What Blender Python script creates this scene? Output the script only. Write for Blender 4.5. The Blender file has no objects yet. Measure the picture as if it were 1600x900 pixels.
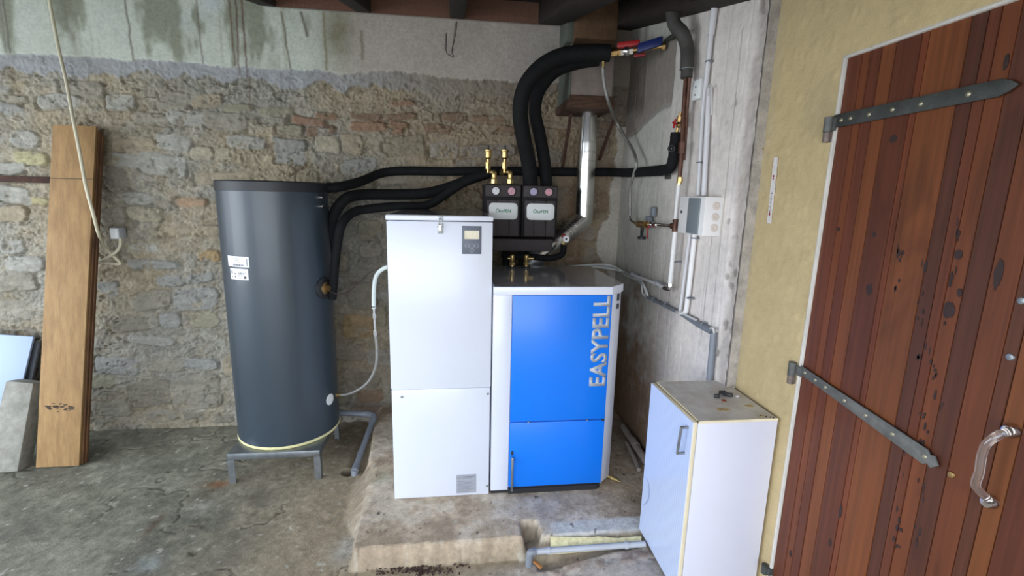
import bpy, bmesh, math, random
import numpy as np
from mathutils import Vector, Matrix

random.seed(7)
S = bpy.context.scene
COL = S.collection

# ------------------------------------------------------------------ camera
FPX = 742.36
CAM = Vector((0, 0, 1.55))
RT = Vector((0.99264578, -0.11902535, 0.02207536))
DN = Vector((-0.00133418, -0.19310349, -0.98117749))
FW = Vector((0.12104782, 0.97393224, -0.19184216))
cd = bpy.data.cameras.new('camera'); cam = bpy.data.objects.new('camera', cd); COL.objects.link(cam)
cd.sensor_width = 36; cd.lens = FPX / 1600 * 36; cd.clip_start = .05
cam.matrix_world = Matrix(((RT.x, -DN.x, -FW.x, CAM.x), (RT.y, -DN.y, -FW.y, CAM.y), (RT.z, -DN.z, -FW.z, CAM.z), (0, 0, 0, 1)))
S.camera = cam

# ------------------------------------------------------------------ light: daylight through the open front of the garage
S.view_settings.view_transform = 'Standard'; S.view_settings.look = 'None'
S.view_settings.gamma = 1; S.view_settings.use_curve_mapping = False
S.view_settings.exposure = 0.38
S.cycles.use_denoising = True
S.cycles.max_bounces = 8
W = bpy.data.worlds.new('daylight'); S.world = W; W.use_nodes = True
WN = W.node_tree.nodes; WL = W.node_tree.links
WB = WN['Background']
_tc = WN.new('ShaderNodeTexCoord'); _sp = WN.new('ShaderNodeSeparateXYZ'); _rp = WN.new('ShaderNodeValToRGB')
WL.new(_tc.outputs['Generated'], _sp.inputs[0]); WL.new(_sp.outputs['Z'], _rp.inputs[0]); WL.new(_rp.outputs[0], WB.inputs[0])
_rp.color_ramp.elements[0].position = 0.0; _rp.color_ramp.elements[0].color = (.80, .86, .95, 1)
_rp.color_ramp.elements[1].position = 0.6; _rp.color_ramp.elements[1].color = (.62, .76, 1.0, 1)
WB.inputs[1].default_value = 2.6

def area(name, loc, target, sx, sy, power, col):
    l = bpy.data.lights.new(name, 'AREA'); l.shape = 'RECTANGLE'; l.size = sx; l.size_y = sy; l.energy = power; l.color = col
    o = bpy.data.objects.new(name, l); COL.objects.link(o); o.location = loc
    o.rotation_euler = (Vector(target) - Vector(loc)).to_track_quat('-Z', 'Y').to_euler()
    return o
area('doorway_daylight', (-1.0, -1.5, 1.12), (-.4, 2.6, .6), 3.4, 1.4, 40, (.93, .96, 1.0))
area('side_opening_daylight', (-3.9, .9, 1.35), (0, 2.6, 1.2), 2.0, 1.7, 46, (.87, .935, 1.0))

# ------------------------------------------------------------------ helpers
def ray(x, y): return RT * ((x - 800) / FPX) + DN * ((y - 450) / FPX) + FW
def aX(x, y, X): d = ray(x, y); return CAM + d * (X / d.x)
def aY(x, y, Y): d = ray(x, y); return CAM + d * (Y / d.y)
def aZ(x, y, Z): d = ray(x, y); return CAM + d * ((Z - CAM.z) / d.z)
V = Vector
def srgb(r, g, b):
    f = lambda c: (c / 255 / 12.92) if c / 255 <= .04045 else ((c / 255 + .055) / 1.055) ** 2.4
    return (f(r), f(g), f(b))

MATS = {}
def pbr(name, c, rough=.5, metal=0, vary=.0, vs=8, bump=0, bs=60, coat=0, c2=None, stretch=(1, 1, 1), trans=0, attr=None, spec=.5):
    if name in MATS: return MATS[name]
    m = bpy.data.materials.new(name); m.use_nodes = True; N = m.node_tree.nodes; L = m.node_tree.links
    b = N['Principled BSDF']; b.inputs['Roughness'].default_value = rough; b.inputs['Metallic'].default_value = metal
    b.inputs['Coat Weight'].default_value = coat; b.inputs['Coat Roughness'].default_value = .08
    b.inputs['Transmission Weight'].default_value = trans; b.inputs['Specular IOR Level'].default_value = spec
    tc = N.new('ShaderNodeTexCoord'); mp = N.new('ShaderNodeMapping'); L.new(tc.outputs['Object'], mp.inputs[0]); mp.inputs['Scale'].default_value = stretch
    no = N.new('ShaderNodeTexNoise'); no.inputs['Scale'].default_value = vs; no.inputs['Detail'].default_value = 6; no.inputs['Roughness'].default_value = .65
    L.new(mp.outputs[0], no.inputs['Vector'])
    if attr:
        a = N.new('ShaderNodeAttribute'); a.attribute_name = attr
        rp = N.new('ShaderNodeMapRange'); rp.inputs['From Min'].default_value = .3; rp.inputs['From Max'].default_value = .7
        rp.inputs['To Min'].default_value = 1 - vary; rp.inputs['To Max'].default_value = 1 + vary
        L.new(no.outputs['Fac'], rp.inputs['Value'])
        mx = N.new('ShaderNodeVectorMath'); mx.operation = 'SCALE'; L.new(a.outputs['Color'], mx.inputs[0]); L.new(rp.outputs[0], mx.inputs['Scale'])
        L.new(mx.outputs[0], b.inputs['Base Color'])
    else:
        k = c2 or tuple(x * (1 - vary) for x in c); k1 = c if c2 else tuple(min(1, x * (1 + vary * .5)) for x in c)
        r = N.new('ShaderNodeValToRGB'); r.color_ramp.elements[0].position = .35; r.color_ramp.elements[1].position = .65
        r.color_ramp.elements[0].color = (*k, 1); r.color_ramp.elements[1].color = (*k1, 1)
        L.new(no.outputs['Fac'], r.inputs[0]); L.new(r.outputs[0], b.inputs['Base Color'])
    if bump:
        n2 = N.new('ShaderNodeTexNoise'); n2.inputs['Scale'].default_value = bs; n2.inputs['Detail'].default_value = 8; n2.inputs['Roughness'].default_value = .7
        L.new(mp.outputs[0], n2.inputs['Vector'])
        bp = N.new('ShaderNodeBump'); bp.inputs['Strength'].default_value = min(1, bump); bp.inputs['Distance'].default_value = .004 * max(1, bump)
        L.new(n2.outputs['Fac'], bp.inputs['Height']); L.new(bp.outputs[0], b.inputs['Normal'])
    MATS[name] = m; return m

def chain_loc(p):
    l = V((0, 0, 0))
    while p is not None: l = l + p.location; p = p.parent
    return l
def tag(o, label=None, cat=None, group=None, kind=None):
    if label: o['label'] = label
    if cat: o['category'] = cat
    if group: o['group'] = group
    if kind: o['kind'] = kind
    return o
def thing(name, loc, label, cat, group=None):
    o = bpy.data.objects.new(name, None); COL.objects.link(o); o.location = loc; o.empty_display_size = .05
    return tag(o, label, cat, group)

def frame(d):
    d = d.normalized(); a = V((0, 0, 1)) if abs(d.z) < .9 else V((1, 0, 0))
    u = d.cross(a).normalized(); return u, d.cross(u).normalized(), d
def spline(pts, n=8):
    P = [V(p) for p in pts]
    if len(P) < 3: return P
    Q = [P[0] * 2 - P[1]] + P + [P[-1] * 2 - P[-2]]; out = []
    for i in range(1, len(Q) - 2):
        a, b, c, d = Q[i - 1:i + 3]
        for k in range(n):
            t = k / n; out.append(.5 * ((2 * b) + (c - a) * t + (2 * a - 5 * b + 4 * c - d) * t * t + (3 * b - a - 3 * c + d) * t ** 3))
    out.append(P[-1]); return out

class MB:
    def __init__(s): s.bm = bmesh.new()
    def box(s, a, b, bevel=0, seg=2):
        a, b = V(a), V(b); c = (a + b) / 2; h = (b - a) / 2
        return s.obox(c, V((h.x, 0, 0)), V((0, h.y, 0)), V((0, 0, h.z)), bevel, seg)
    def obox(s, c, u, v, w, bevel=0, seg=2):
        vs = [s.bm.verts.new(c + u * i + v * j + w * k) for k in (-1, 1) for j in (-1, 1) for i in (-1, 1)]
        F = [(0, 2, 3, 1), (4, 5, 7, 6), (0, 1, 5, 4), (2, 6, 7, 3), (0, 4, 6, 2), (1, 3, 7, 5)]
        fs = [s.bm.faces.new([vs[i] for i in f]) for f in F]
        if u.cross(v).dot(w) < 0: bmesh.ops.reverse_faces(s.bm, faces=fs)
        if bevel:
            es = list({e for f in fs for e in f.edges})
            bmesh.ops.bevel(s.bm, geom=es, offset=bevel, segments=seg, profile=.5, affect='EDGES', clamp_overlap=True)
        return s
    def prism(s, pts, ext, bevel=0):
        ext = V(ext); A = [s.bm.verts.new(V(p)) for p in pts]; Bv = [s.bm.verts.new(V(p) + ext) for p in pts]; n = len(A)
        fs = [s.bm.faces.new(A[::-1]), s.bm.faces.new(Bv)] + [s.bm.faces.new((A[i], A[(i + 1) % n], Bv[(i + 1) % n], Bv[i])) for i in range(n)]
        bmesh.ops.recalc_face_normals(s.bm, faces=fs)
        if bevel:
            bmesh.ops.bevel(s.bm, geom=list({e for f in fs for e in f.edges}), offset=bevel, segments=2, profile=.5, affect='EDGES', clamp_overlap=True)
        return s
    def rings(s, R, cap=True, closed=False):
        n = len(R[0]); fs = []
        vv = [[s.bm.verts.new(p) for p in r] for r in R]
        for a, b in zip(vv, vv[1:]):
            for i in range(n): fs.append(s.bm.faces.new((a[i], a[(i + 1) % n], b[(i + 1) % n], b[i])))
        if cap:
            fs.append(s.bm.faces.new(vv[0][::-1])); fs.append(s.bm.faces.new(vv[-1]))
        bmesh.ops.recalc_face_normals(s.bm, faces=fs)
        return s
    def lathe(s, o, axis, prof, n=32):
        u, v, d = frame(V(axis)); o = V(o)
        return s.rings([[o + d * h + (u * math.cos(t) + v * math.sin(t)) * max(r, 1e-4) for t in [2 * math.pi * k / n for k in range(n)]] for r, h in prof])
    def cyl(s, a, b, r, n=20, r2=None):
        a, b = V(a), V(b); L = (b - a).length
        return s.lathe(a, b - a, [(r, 0), (r2 if r2 is not None else r, L)], n)
    def tube(s, pts, r, n=14, sub=8, smooth=True, jitter=0):
        P = spline(pts, sub) if smooth else [V(p) for p in pts]
        m = len(P); T = [(P[min(i + 1, m - 1)] - P[max(i - 1, 0)]).normalized() for i in range(m)]
        u = frame(T[0])[0]; R = []
        for i in range(m):
            u = (u - T[i] * u.dot(T[i])).normalized(); v = T[i].cross(u)
            rr = (r if not callable(r) else r(i / (m - 1))) * (1 + jitter * random.uniform(-1, 1))
            R.append([P[i] + (u * math.cos(a) + v * math.sin(a)) * rr for a in [2 * math.pi * k / n for k in range(n)]])
        return s.rings(R)
    def ball(s, c, r, n=12):
        prof = [(r * math.sin(t), -r * math.cos(t)) for t in [math.pi * k / n for k in range(n + 1)]]
        return s.lathe(c, (0, 0, 1), prof, n * 2)
    def hexnut(s, a, b, r): return s.cyl(a, b, r, 6)
    def ring(s, c, axis, R, r, n=32, m=8):
        u, v, d = frame(V(axis)); c = V(c)
        rs = [[c + (u * math.cos(a) + v * math.sin(a)) * (R + r * math.cos(b)) + d * (r * math.sin(b)) for b in [2 * math.pi * k / m for k in range(m)]] for a in [2 * math.pi * i / n for i in range(n + 1)]]
        return s.rings(rs, cap=False)
    def build(s, name, mat, parent=None, smooth=35, label=None):
        me = bpy.data.meshes.new(name); s.bm.normal_update(); s.bm.to_mesh(me); s.bm.free()
        return link_mesh(name, me, mat, parent, smooth, label)
def link_mesh(name, me, mat, parent=None, smooth=35, label=None):
    n = len(me.vertices); co = np.empty(n * 3, 'f'); me.vertices.foreach_get('co', co); co = co.reshape(-1, 3)
    if parent is None: off = np.array([(co[:, 0].min() + co[:, 0].max()) / 2, (co[:, 1].min() + co[:, 1].max()) / 2, co[:, 2].min()])
    else: off = np.array(chain_loc(parent))
    co -= off; me.vertices.foreach_set('co', co.ravel().astype('f'))
    me.materials.append(mat)
    if smooth:
        me.shade_smooth()
        me.set_sharp_from_angle(angle=math.radians(smooth))
    o = bpy.data.objects.new(name, me); COL.objects.link(o)
    if parent is None: o.location = V([float(q) for q in off])
    else: o.parent = parent
    if label: o['label'] = label
    me.update()
    return o

# numpy value noise
_rng = np.random.RandomState(3); _T = _rng.rand(256, 256)
def vn(x, y, seed=0):
    x = x + seed * 17.31; y = y + seed * 9.77
    xi = np.floor(x).astype(int); yi = np.floor(y).astype(int); fx = x - xi; fy = y - yi
    fx = fx * fx * (3 - 2 * fx); fy = fy * fy * (3 - 2 * fy)
    a = _T[xi & 255, yi & 255]; b = _T[(xi + 1) & 255, yi & 255]; c = _T[xi & 255, (yi + 1) & 255]; d = _T[(xi + 1) & 255, (yi + 1) & 255]
    return (a * (1 - fx) + b * fx) * (1 - fy) + (c * (1 - fx) + d * fx) * fy
def fbm(x, y, f, o=4, seed=0, g=.55):
    s = 0; a = 1; t = 0
    for i in range(o): s = s + a * vn(x * f, y * f, seed + i * 3); t += a; a *= g; f *= 2.03
    return s / t - .5           # about -0.5 .. 0.5
def worley(x, y, f, seed=0):
    x = x * f + seed * 7.7; y = y * f + seed * 3.1; xi = np.floor(x).astype(int); yi = np.floor(y).astype(int)
    f1 = np.full(x.shape, 9.); f2 = np.full(x.shape, 9.); cid = np.zeros(x.shape)
    for i in (-1, 0, 1):
        for j in (-1, 0, 1):
            a = (xi + i) & 255; b = (yi + j) & 255
            d = (xi + i + _T[a, b] - x) ** 2 + (yi + j + _T[b, (a + 91) & 255] - y) ** 2
            n = d < f1; f2 = np.where(n, f1, np.minimum(f2, d)); cid = np.where(n, _T[(a + 37) & 255, (b + 11) & 255], cid); f1 = np.where(n, d, f1)
    return np.sqrt(f1), np.sqrt(f2), cid
def ss(a, b, x): t = np.clip((x - a) / (b - a), 0, 1); return t * t * (3 - 2 * t)
def mix(c, k, m): return c * (1 - m[..., None]) + np.array(k) * m[..., None]

def grid_mesh(name, co, color, mat, keep=None, flip=False, parent=None):
    nv, nu = co.shape[:2]
    idx = np.arange(nv * nu).reshape(nv, nu)
    q = np.stack([idx[:-1, :-1], idx[:-1, 1:], idx[1:, 1:], idx[1:, :-1]], -1).reshape(-1, 4)
    if flip: q = q[:, ::-1]
    if keep is not None: q = q[keep[:-1, :-1].ravel()]
    me = bpy.data.meshes.new(name)
    me.vertices.add(nv * nu); me.vertices.foreach_set('co', co.reshape(-1).astype('f'))
    me.loops.add(q.size); me.loops.foreach_set('vertex_index', q.ravel().astype('i'))
    me.polygons.add(len(q)); me.polygons.foreach_set('loop_start', (np.arange(len(q)) * 4).astype('i')); me.polygons.foreach_set('loop_total', np.full(len(q), 4, 'i'))
    me.update(calc_edges=True); me.validate()
    at = me.color_attributes.new('tint', 'FLOAT_COLOR', 'POINT')
    c4 = np.ones((nv * nu, 4), 'f'); c4[:, :3] = np.clip(color, 0, 1).reshape(-1, 3); at.data.foreach_set('color', c4.ravel())
    return link_mesh(name, me, mat, parent, smooth=0) if False else _lg(name, me, mat, parent)
def _lg(name, me, mat, parent):
    o = link_mesh(name, me, mat, parent, smooth=0); me.shade_smooth(); return o
def struct(o): o['kind'] = 'structure'; return o

# ------------------------------------------------------------------ room constants
YB = 3.13      # stone wall
XC = 1.10      # concrete wall
XY = 1.15      # yellow wall
YC = 1.72      # where concrete turns into yellow wall
def pw(x, y): p = aY(x, y, YB); return p.x, p.z

M_stone = pbr('rubble_stone', (1, 1, 1), .92, vary=.14, vs=60, bump=.65, bs=95, attr='tint', spec=.2)
M_conc = pbr('board_marked_concrete', (1, 1, 1), .9, vary=.10, vs=30, bump=.6, bs=120, attr='tint', spec=.25)
M_yel = pbr('ochre_roughcast', (1, 1, 1), .88, vary=.07, vs=25, bump=.5, bs=140, attr='tint', spec=.25)
M_floor = pbr('worn_concrete_floor', (1, 1, 1), .72, vary=.22, vs=38, bump=.8, bs=110, attr='tint', spec=.35)

# ------------------------------------------------------------------ wall_back (rubble stone with plaster above)
def build_back():
    st = .0058
    u = np.arange(-3.4, 1.135, st); v = np.arange(-.06, 2.80, st)
    X, Z = np.meshgrid(u, v)
    wx = fbm(X, Z, 7, 3, 1) * .05 + fbm(X, Z, 34, 3, 2, .7) * .022; wz = fbm(X, Z, 7, 3, 5) * .04 + fbm(X, Z, 34, 3, 6, .7) * .018
    n1 = fbm(X, Z, 13, 6, 11, .68); n2 = fbm(X, Z, 60, 3, 12, .85); lo = fbm(X, Z, 1.8, 3, 13)
    a1, a2, aid = worley(X * .62 + wx * .5, Z * 1.25 + wz * .5, 15, 1); edge = ss(.16, .02, a2 - a1 + n2 * .15)
    b1, b2, bid = worley(X + wx, Z + wz, 46, 2)
    H = n1 * .026 + n2 * .016 + (aid - .5) * .008 - edge * .007 * ss(-.1, .15, lo + n1) + ss(.5, .1, b1) * .003
    tan = np.array(srgb(158, 149, 131)); gry = np.array(srgb(146, 145, 139))
    C = tan[None, None] * (1 - ss(-.18, .18, lo + n1 * .5)[..., None]) + gry * ss(-.18, .18, lo + n1 * .5)[..., None]
    C = C * (1 + n1[..., None] * .5 + n2[..., None] * .55 + (aid[..., None] - .5) * .22 + (bid[..., None] - .5) * .18)
    C = mix(C, srgb(192, 186, 170), ss(.12, .3, fbm(X, Z, 28, 4, 14, .7)) * .6)
    # stones seen in the photograph: pixel rectangle, colour
    LG = (160, 161, 158); BG = (146, 149, 149); G = (146, 143, 134); T = (160, 151, 134); LT = (170, 164, 148); DG = (130, 127, 118); R = (142, 112, 94); RB = (128, 106, 90); OC = (160, 138, 104); GG = (144, 142, 126)
    A = [(177, 217, 239, 234, T), (244, 212, 298, 233, LG), (218, 240, 288, 273, LG), (176, 241, 214, 260, LG), (299, 230, 334, 251, LT), (358, 212, 412, 231, LG), (428, 217, 478, 255, BG), (343, 230, 368, 249, LT),
         (212, 178, 260, 195, G), (264, 177, 318, 195, LG), (322, 177, 383, 202, G), (245, 150, 296, 170, G), (300, 150, 345, 168, T), (201, 324, 253, 346, LT), (274, 309, 321, 322, (165, 140, 118)), (253, 353, 296, 369, T), (308, 352, 343, 368, T),
         (210, 380, 246, 392, LG), (203, 406, 278, 421, BG), (246, 430, 286, 449, BG), (293, 426, 331, 440, BG), (273, 450, 340, 484, BG), (210, 455, 268, 484, G), (310, 390, 345, 409, OC),
         (203, 523, 270, 540, LG), (228, 560, 286, 582, G), (288, 560, 340, 579, BG), (273, 586, 343, 640, G), (203, 595, 264, 635, DG), (232, 640, 275, 658, G), (288, 642, 307, 656, DG), (311, 643, 362, 659, DG), (145, 626, 203, 651, G),
         (176, 494, 232, 518, DG), (300, 486, 340, 512, GG), (197, 302, 236, 320, LG), (606, 214, 664, 244, GG), (492, 215, 530, 238, LT), (532, 248, 588, 270, BG), (535, 210, 565, 240, T), (607, 160, 649, 166, R), (550, 178, 600, 189, RB),
         (603, 178, 652, 187, RB), (547, 192, 605, 205, R), (615, 200, 633, 208, R), (492, 177, 528, 187, (135, 110, 90)), (665, 196, 705, 208, RB), (692, 176, 730, 188, RB), (775, 196, 805, 207, RB), (736, 182, 790, 191, RB), (600, 225, 640, 240, GG),
         (852, 234, 878, 255, BG), (709, 298, 755, 331, GG), (537, 492, 583, 528, OC), (524, 536, 568, 564, G), (552, 579, 595, 605, DG), (560, 608, 600, 628, RB), (545, 440, 590, 485, DG), (590, 480, 605, 510, GG), (560, 345, 600, 375, GG), (565, 378, 598, 402, G),
         (25, 236, 72, 258, (178, 174, 140)), (20, 205, 60, 230, LG), (0, 255, 40, 272, LG), (48, 308, 74, 320, (176, 170, 136)), (0, 292, 45, 318, LG), (0, 322, 40, 345, T), (0, 375, 38, 395, LG), (10, 400, 66, 425, LG), (0, 430, 55, 455, G), (0, 470, 50, 500, G),
         (100, 128, 160, 148, G), (60, 150, 120, 170, LG), (165, 150, 208, 172, LG), (165, 262, 200, 300, DG), (160, 325, 195, 350, G), (905, 385, 925, 412, LG), (880, 400, 900, 415, LT), (932, 300, 952, 330, RB), (930, 215, 955, 240, G)]
    stones = []
    for x0, y0, x1, y1, c in A:
        a = pw(x0, y1); b = pw(x1, y0); stones.append((a[0], a[1], b[0], b[1], c, random.uniform(.010, .016)))
    rs = random.Random(5)
    z = .02
    while z < 2.02:
        brick = 1.83 < z < 2.08
        h = rs.uniform(.045, .065) if brick else rs.uniform(.06, .15)
        x = -3.4 + rs.uniform(0, .2)
        while x < 1.1:
            w = rs.uniform(.12, .42) * (1 if not brick else .75)
            dz = .03 * math.sin(x * 1.7 + z * 3)
            cx, cz = x + w / 2, z + h / 2 + dz
            if rs.random() < .70 and not any(a - .02 < cx < c + .02 and b - .015 < cz < d + .015 or (min(c, x + w) - max(a, x) > .02 and min(d, z + h + dz) - max(b, z + dz) > .012) for a, b, c, d, _, _ in stones[:len(A)]):
                if brick and x > -1.0: c = rs.choice([R, RB, RB, (132, 112, 92), (128, 104, 86), G])
                elif z > 1.2 and x < -1.5: c = rs.choice([LG, LG, G, LT, BG, T])
                else: c = rs.choice([G, G, LG, DG, T, GG, BG, LT])
                hh = h * rs.uniform(.75, .98)
                stones.append((x + .008, cz - hh / 2, x + w - .008, cz + hh / 2, c, rs.uniform(.004, .013)))
            x += w
        z += h
    for k, (x0, z0, x1, z1, c, pr) in enumerate(stones):
        i0, i1 = max(0, int((x0 - .06 + 3.4) / st)), min(len(u), int((x1 + .06 + 3.4) / st))
        j0, j1 = max(0, int((z0 - .06 + .06) / st)), min(len(v), int((z1 + .06 + .06) / st))
        if i1 - i0 < 3 or j1 - j0 < 3: continue
        sl = (slice(j0, j1), slice(i0, i1))
        cx, cz, hw, hh = (x0 + x1) / 2, (z0 + z1) / 2, (x1 - x0) / 2, (z1 - z0) / 2
        dx = (X[sl] - cx + wx[sl] * .8); dz = (Z[sl] - cz + wz[sl] * .7)
        sk = rs.uniform(-.12, .12); dz = dz + sk * dx
        p = rs.choice([3.5, 5, 8])
        s = (np.abs(dx / hw) ** p + np.abs(dz / hh) ** p) ** (1 / p)
        d = (s - 1) * min(hw, hh)
        m = ss(.004, -.003, d) * ss(-.20, -.10, fbm(X[sl], Z[sl], 13, 4, 80 + k % 6, .65) + .02) 
        hs = pr * .75 + sk * .05 * dx + dz * rs.uniform(-.08, .08) + fbm(X[sl], Z[sl] * 1.8, 20, 5, 20 + k % 9, .72) * .020 - ss(.12, .02, np.abs(fbm(X[sl] * .5, Z[sl] * 2, 9, 4, 90 + k % 5))) * .002
        H[sl] = H[sl] * (1 - m) + hs * m
        gm = np.exp(-((d - .003) / .0032) ** 2) * ss(.06, .16, fbm(X[sl], Z[sl], 9, 2, 40 + k % 7) + .12 * (dz < -.6 * hh) + .03)
        H[sl] -= gm * .020
        cc = np.array(srgb(*c)); nn = fbm(X[sl], Z[sl], 25, 4, 50 + k % 5, .65)
        lay = fbm(X[sl] * .3, Z[sl] * 2.2, 22, 3, 60 + k % 5)
        C[sl] = C[sl] * (1 - m[..., None] * .85) + (cc * (1 + nn[..., None] * .55 + lay[..., None] * .4)) * m[..., None] * .85
    ck = np.abs(fbm(X * .55 + wx * .6, Z * 1.5 + wz, 6.5, 4, 101, .6)); cm = ss(.013, .003, ck) * ss(.0, .10, fbm(X, Z, 5, 3, 102)); H -= cm * .020
    ck = np.abs(fbm(X + wx, Z + wz, 15, 3, 103, .6)); cm = ss(.016, .004, ck) * ss(.02, .12, fbm(X, Z, 7, 3, 104)); H -= cm * .013
    C = C * np.array([.82, .79, .72])
    # rust stains and brown patches
    for x, y, rx, ry, c, a in [(893, 345, 12, 70, (120, 72, 38), .6), (905, 400, 8, 30, (130, 80, 42), .5), (575, 640, 30, 12, (110, 66, 44), .5), (540, 560, 60, 80, (112, 90, 66), .3), (470, 560, 30, 60, (112, 90, 66), .3)]:
        q = pw(x, y); s = ((X - q[0]) / (rx * .0042)) ** 2 + ((Z - q[1]) / (ry * .0042)) ** 2
        C = mix(C, srgb(*c), np.exp(-s + n1 * 2) .clip(0, 1) * a)
    # stone browner towards the corner, paler far left; light falloff partly painted in
    C = mix(C, srgb(128, 108, 86), ss(-1.0, .4, X + n1 * .8) * .5); C = C * (1 + .12 * ss(-1.4, -2.4, X)[..., None])
    # cement band and plaster
    e1 = 2.246 + fbm(X, X * 0, 5, 6, 31, .7) * .06; e0 = e1 - .085 - fbm(X, X * 0 + 3, 4.5, 6, 33, .65) * .20
    mb = ss(-.006, .006, Z - e0 + wz * .5) * (X < 1.2); hb = .012 + n1 * .022 + n2 * .010 - ss(.02, .004, np.abs(fbm(X + wx, Z + wz, 9, 3, 34))) * .006
    H = H * (1 - mb) + hb * mb
    C = C * (1 - mb[..., None] * .85) + (np.array(srgb(146, 148, 150)) * (1 - ss(-1.0, .2, X)[..., None]) + np.array(srgb(126, 116, 102)) * ss(-1.0, .2, X)[..., None]) * (1 + n1[..., None] * .5) * mb[..., None] * .85
    mp_ = ss(-.002, .004, Z - e1 + wz * .5); hp = .022 + fbm(X, Z, 6, 4, 35) * .008
    H = H * (1 - mp_) + hp * mp_
    P = np.ones(C.shape) * np.array(srgb(176, 180, 168)); P = mix(P, srgb(172, 181, 190), ss(.02, .25, fbm(X, Z, 2.6, 2, 36)) * (1 - ss(-1.4, -.7, X)))
    P = mix(P, srgb(160, 152, 142), ss(-.85, -.5, X)); P = P * (1.08 + fbm(X, Z, 12, 5, 37, .65)[..., None] * .22)
    stn = ss(.06, .22, fbm(X * 1.9, Z * .75, 3.4, 4, 44) + .10 * ss(2.2, 2.6, Z)) * ss(-3.0, -2.6, X) * (1 - ss(-.82, -.62, X))
    P = mix(P, srgb(112, 114, 92), stn * .75)
    run = ss(.12, .3, fbm(X * 1.0, Z * .05, 26, 2, 46)) * (1 - ss(-.8, -.6, X)) * .35
    P = mix(P, srgb(132, 130, 108), run)
    olive = ((X - pw(528, 55)[0]) / .10) ** 2 + ((Z - 2.47) / .22) ** 2
    P = mix(P, srgb(104, 98, 68), np.exp(-olive * 1.2 + n1) .clip(0, 1) * .75)
    for x0, ya, x1, yb, c, w in [(10, 0, 22, 85, (90, 86, 84), 1), (3, 0, 16, 85, (120, 116, 112), 1), (200, 0, 212, 96, (92, 84, 70), 1.2), (309, 0, 320, 101, (110, 104, 92), 1), (360, 0, 370, 104, (96, 74, 62), 1.2), (371, 0, 376, 120, (84, 52, 44), 1.2), (380, 0, 392, 175, (84, 52, 44), 1.3), (442, 20, 456, 112, (94, 84, 64), 1.2), (472, 20, 482, 60, (80, 70, 54), 1.8), (507, 20, 512, 112, (120, 112, 84), 1.6), (713, 35, 706, 82, (70, 62, 58), 1), (697, 52, 697, 80, (70, 62, 58), .8), (566, 50, 568, 95, (118, 108, 92), 2)]:
        a = pw(x0, ya); b = pw(x1, yb); t = (Z - a[1]) / (b[1] - a[1]); lx = a[0] + (b[0] - a[0]) * t + fbm(Z, Z * 0, 22, 3, int(x0)) * .012
        m = np.exp(-((X - lx) / (.0045 * w)) ** 2) * (t > 0) * (t < 1); P = mix(P, srgb(*c), m * .8); C = mix(C, srgb(*c), m * .5)
    C = C * (1 - mp_[..., None]) + P * mp_[..., None]
    # brick-coloured strip right under the roof
    mk = ss(2.570, 2.578, Z + fbm(X, X * 0, 3, 3, 48) * .008) * ss(-1.06, -1.02, X)
    C = mix(C, srgb(112, 82, 68), mk); H = H - mk * .006
    # remains of white plaster in the corner
    cn = 1.045 - .10 * np.exp(-((Z - 1.25) / .16) ** 2) + fbm(Z * 1.0, X, 9, 4, 49) * .10
    mc = ss(-.004, .004, X - cn) * (Z < 2.0); H = H * (1 - mc) + (.018 + n2 * .004) * mc; C = C * (1 - mc[..., None]) + np.array(srgb(170, 164, 152)) * (1 + n1[..., None] * .4) * mc[..., None]
    md = ss(.0, .1, X - .93 + n1 * .1) * (Z > 2.0); C = mix(C, srgb(116, 104, 92), md * .8)  # wall beside the chimney box painted darker for the corner shade
    co = np.stack([X, YB - H, Z], -1)
    return struct(grid_mesh('wall_back', co, C, M_stone))
build_back()

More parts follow.
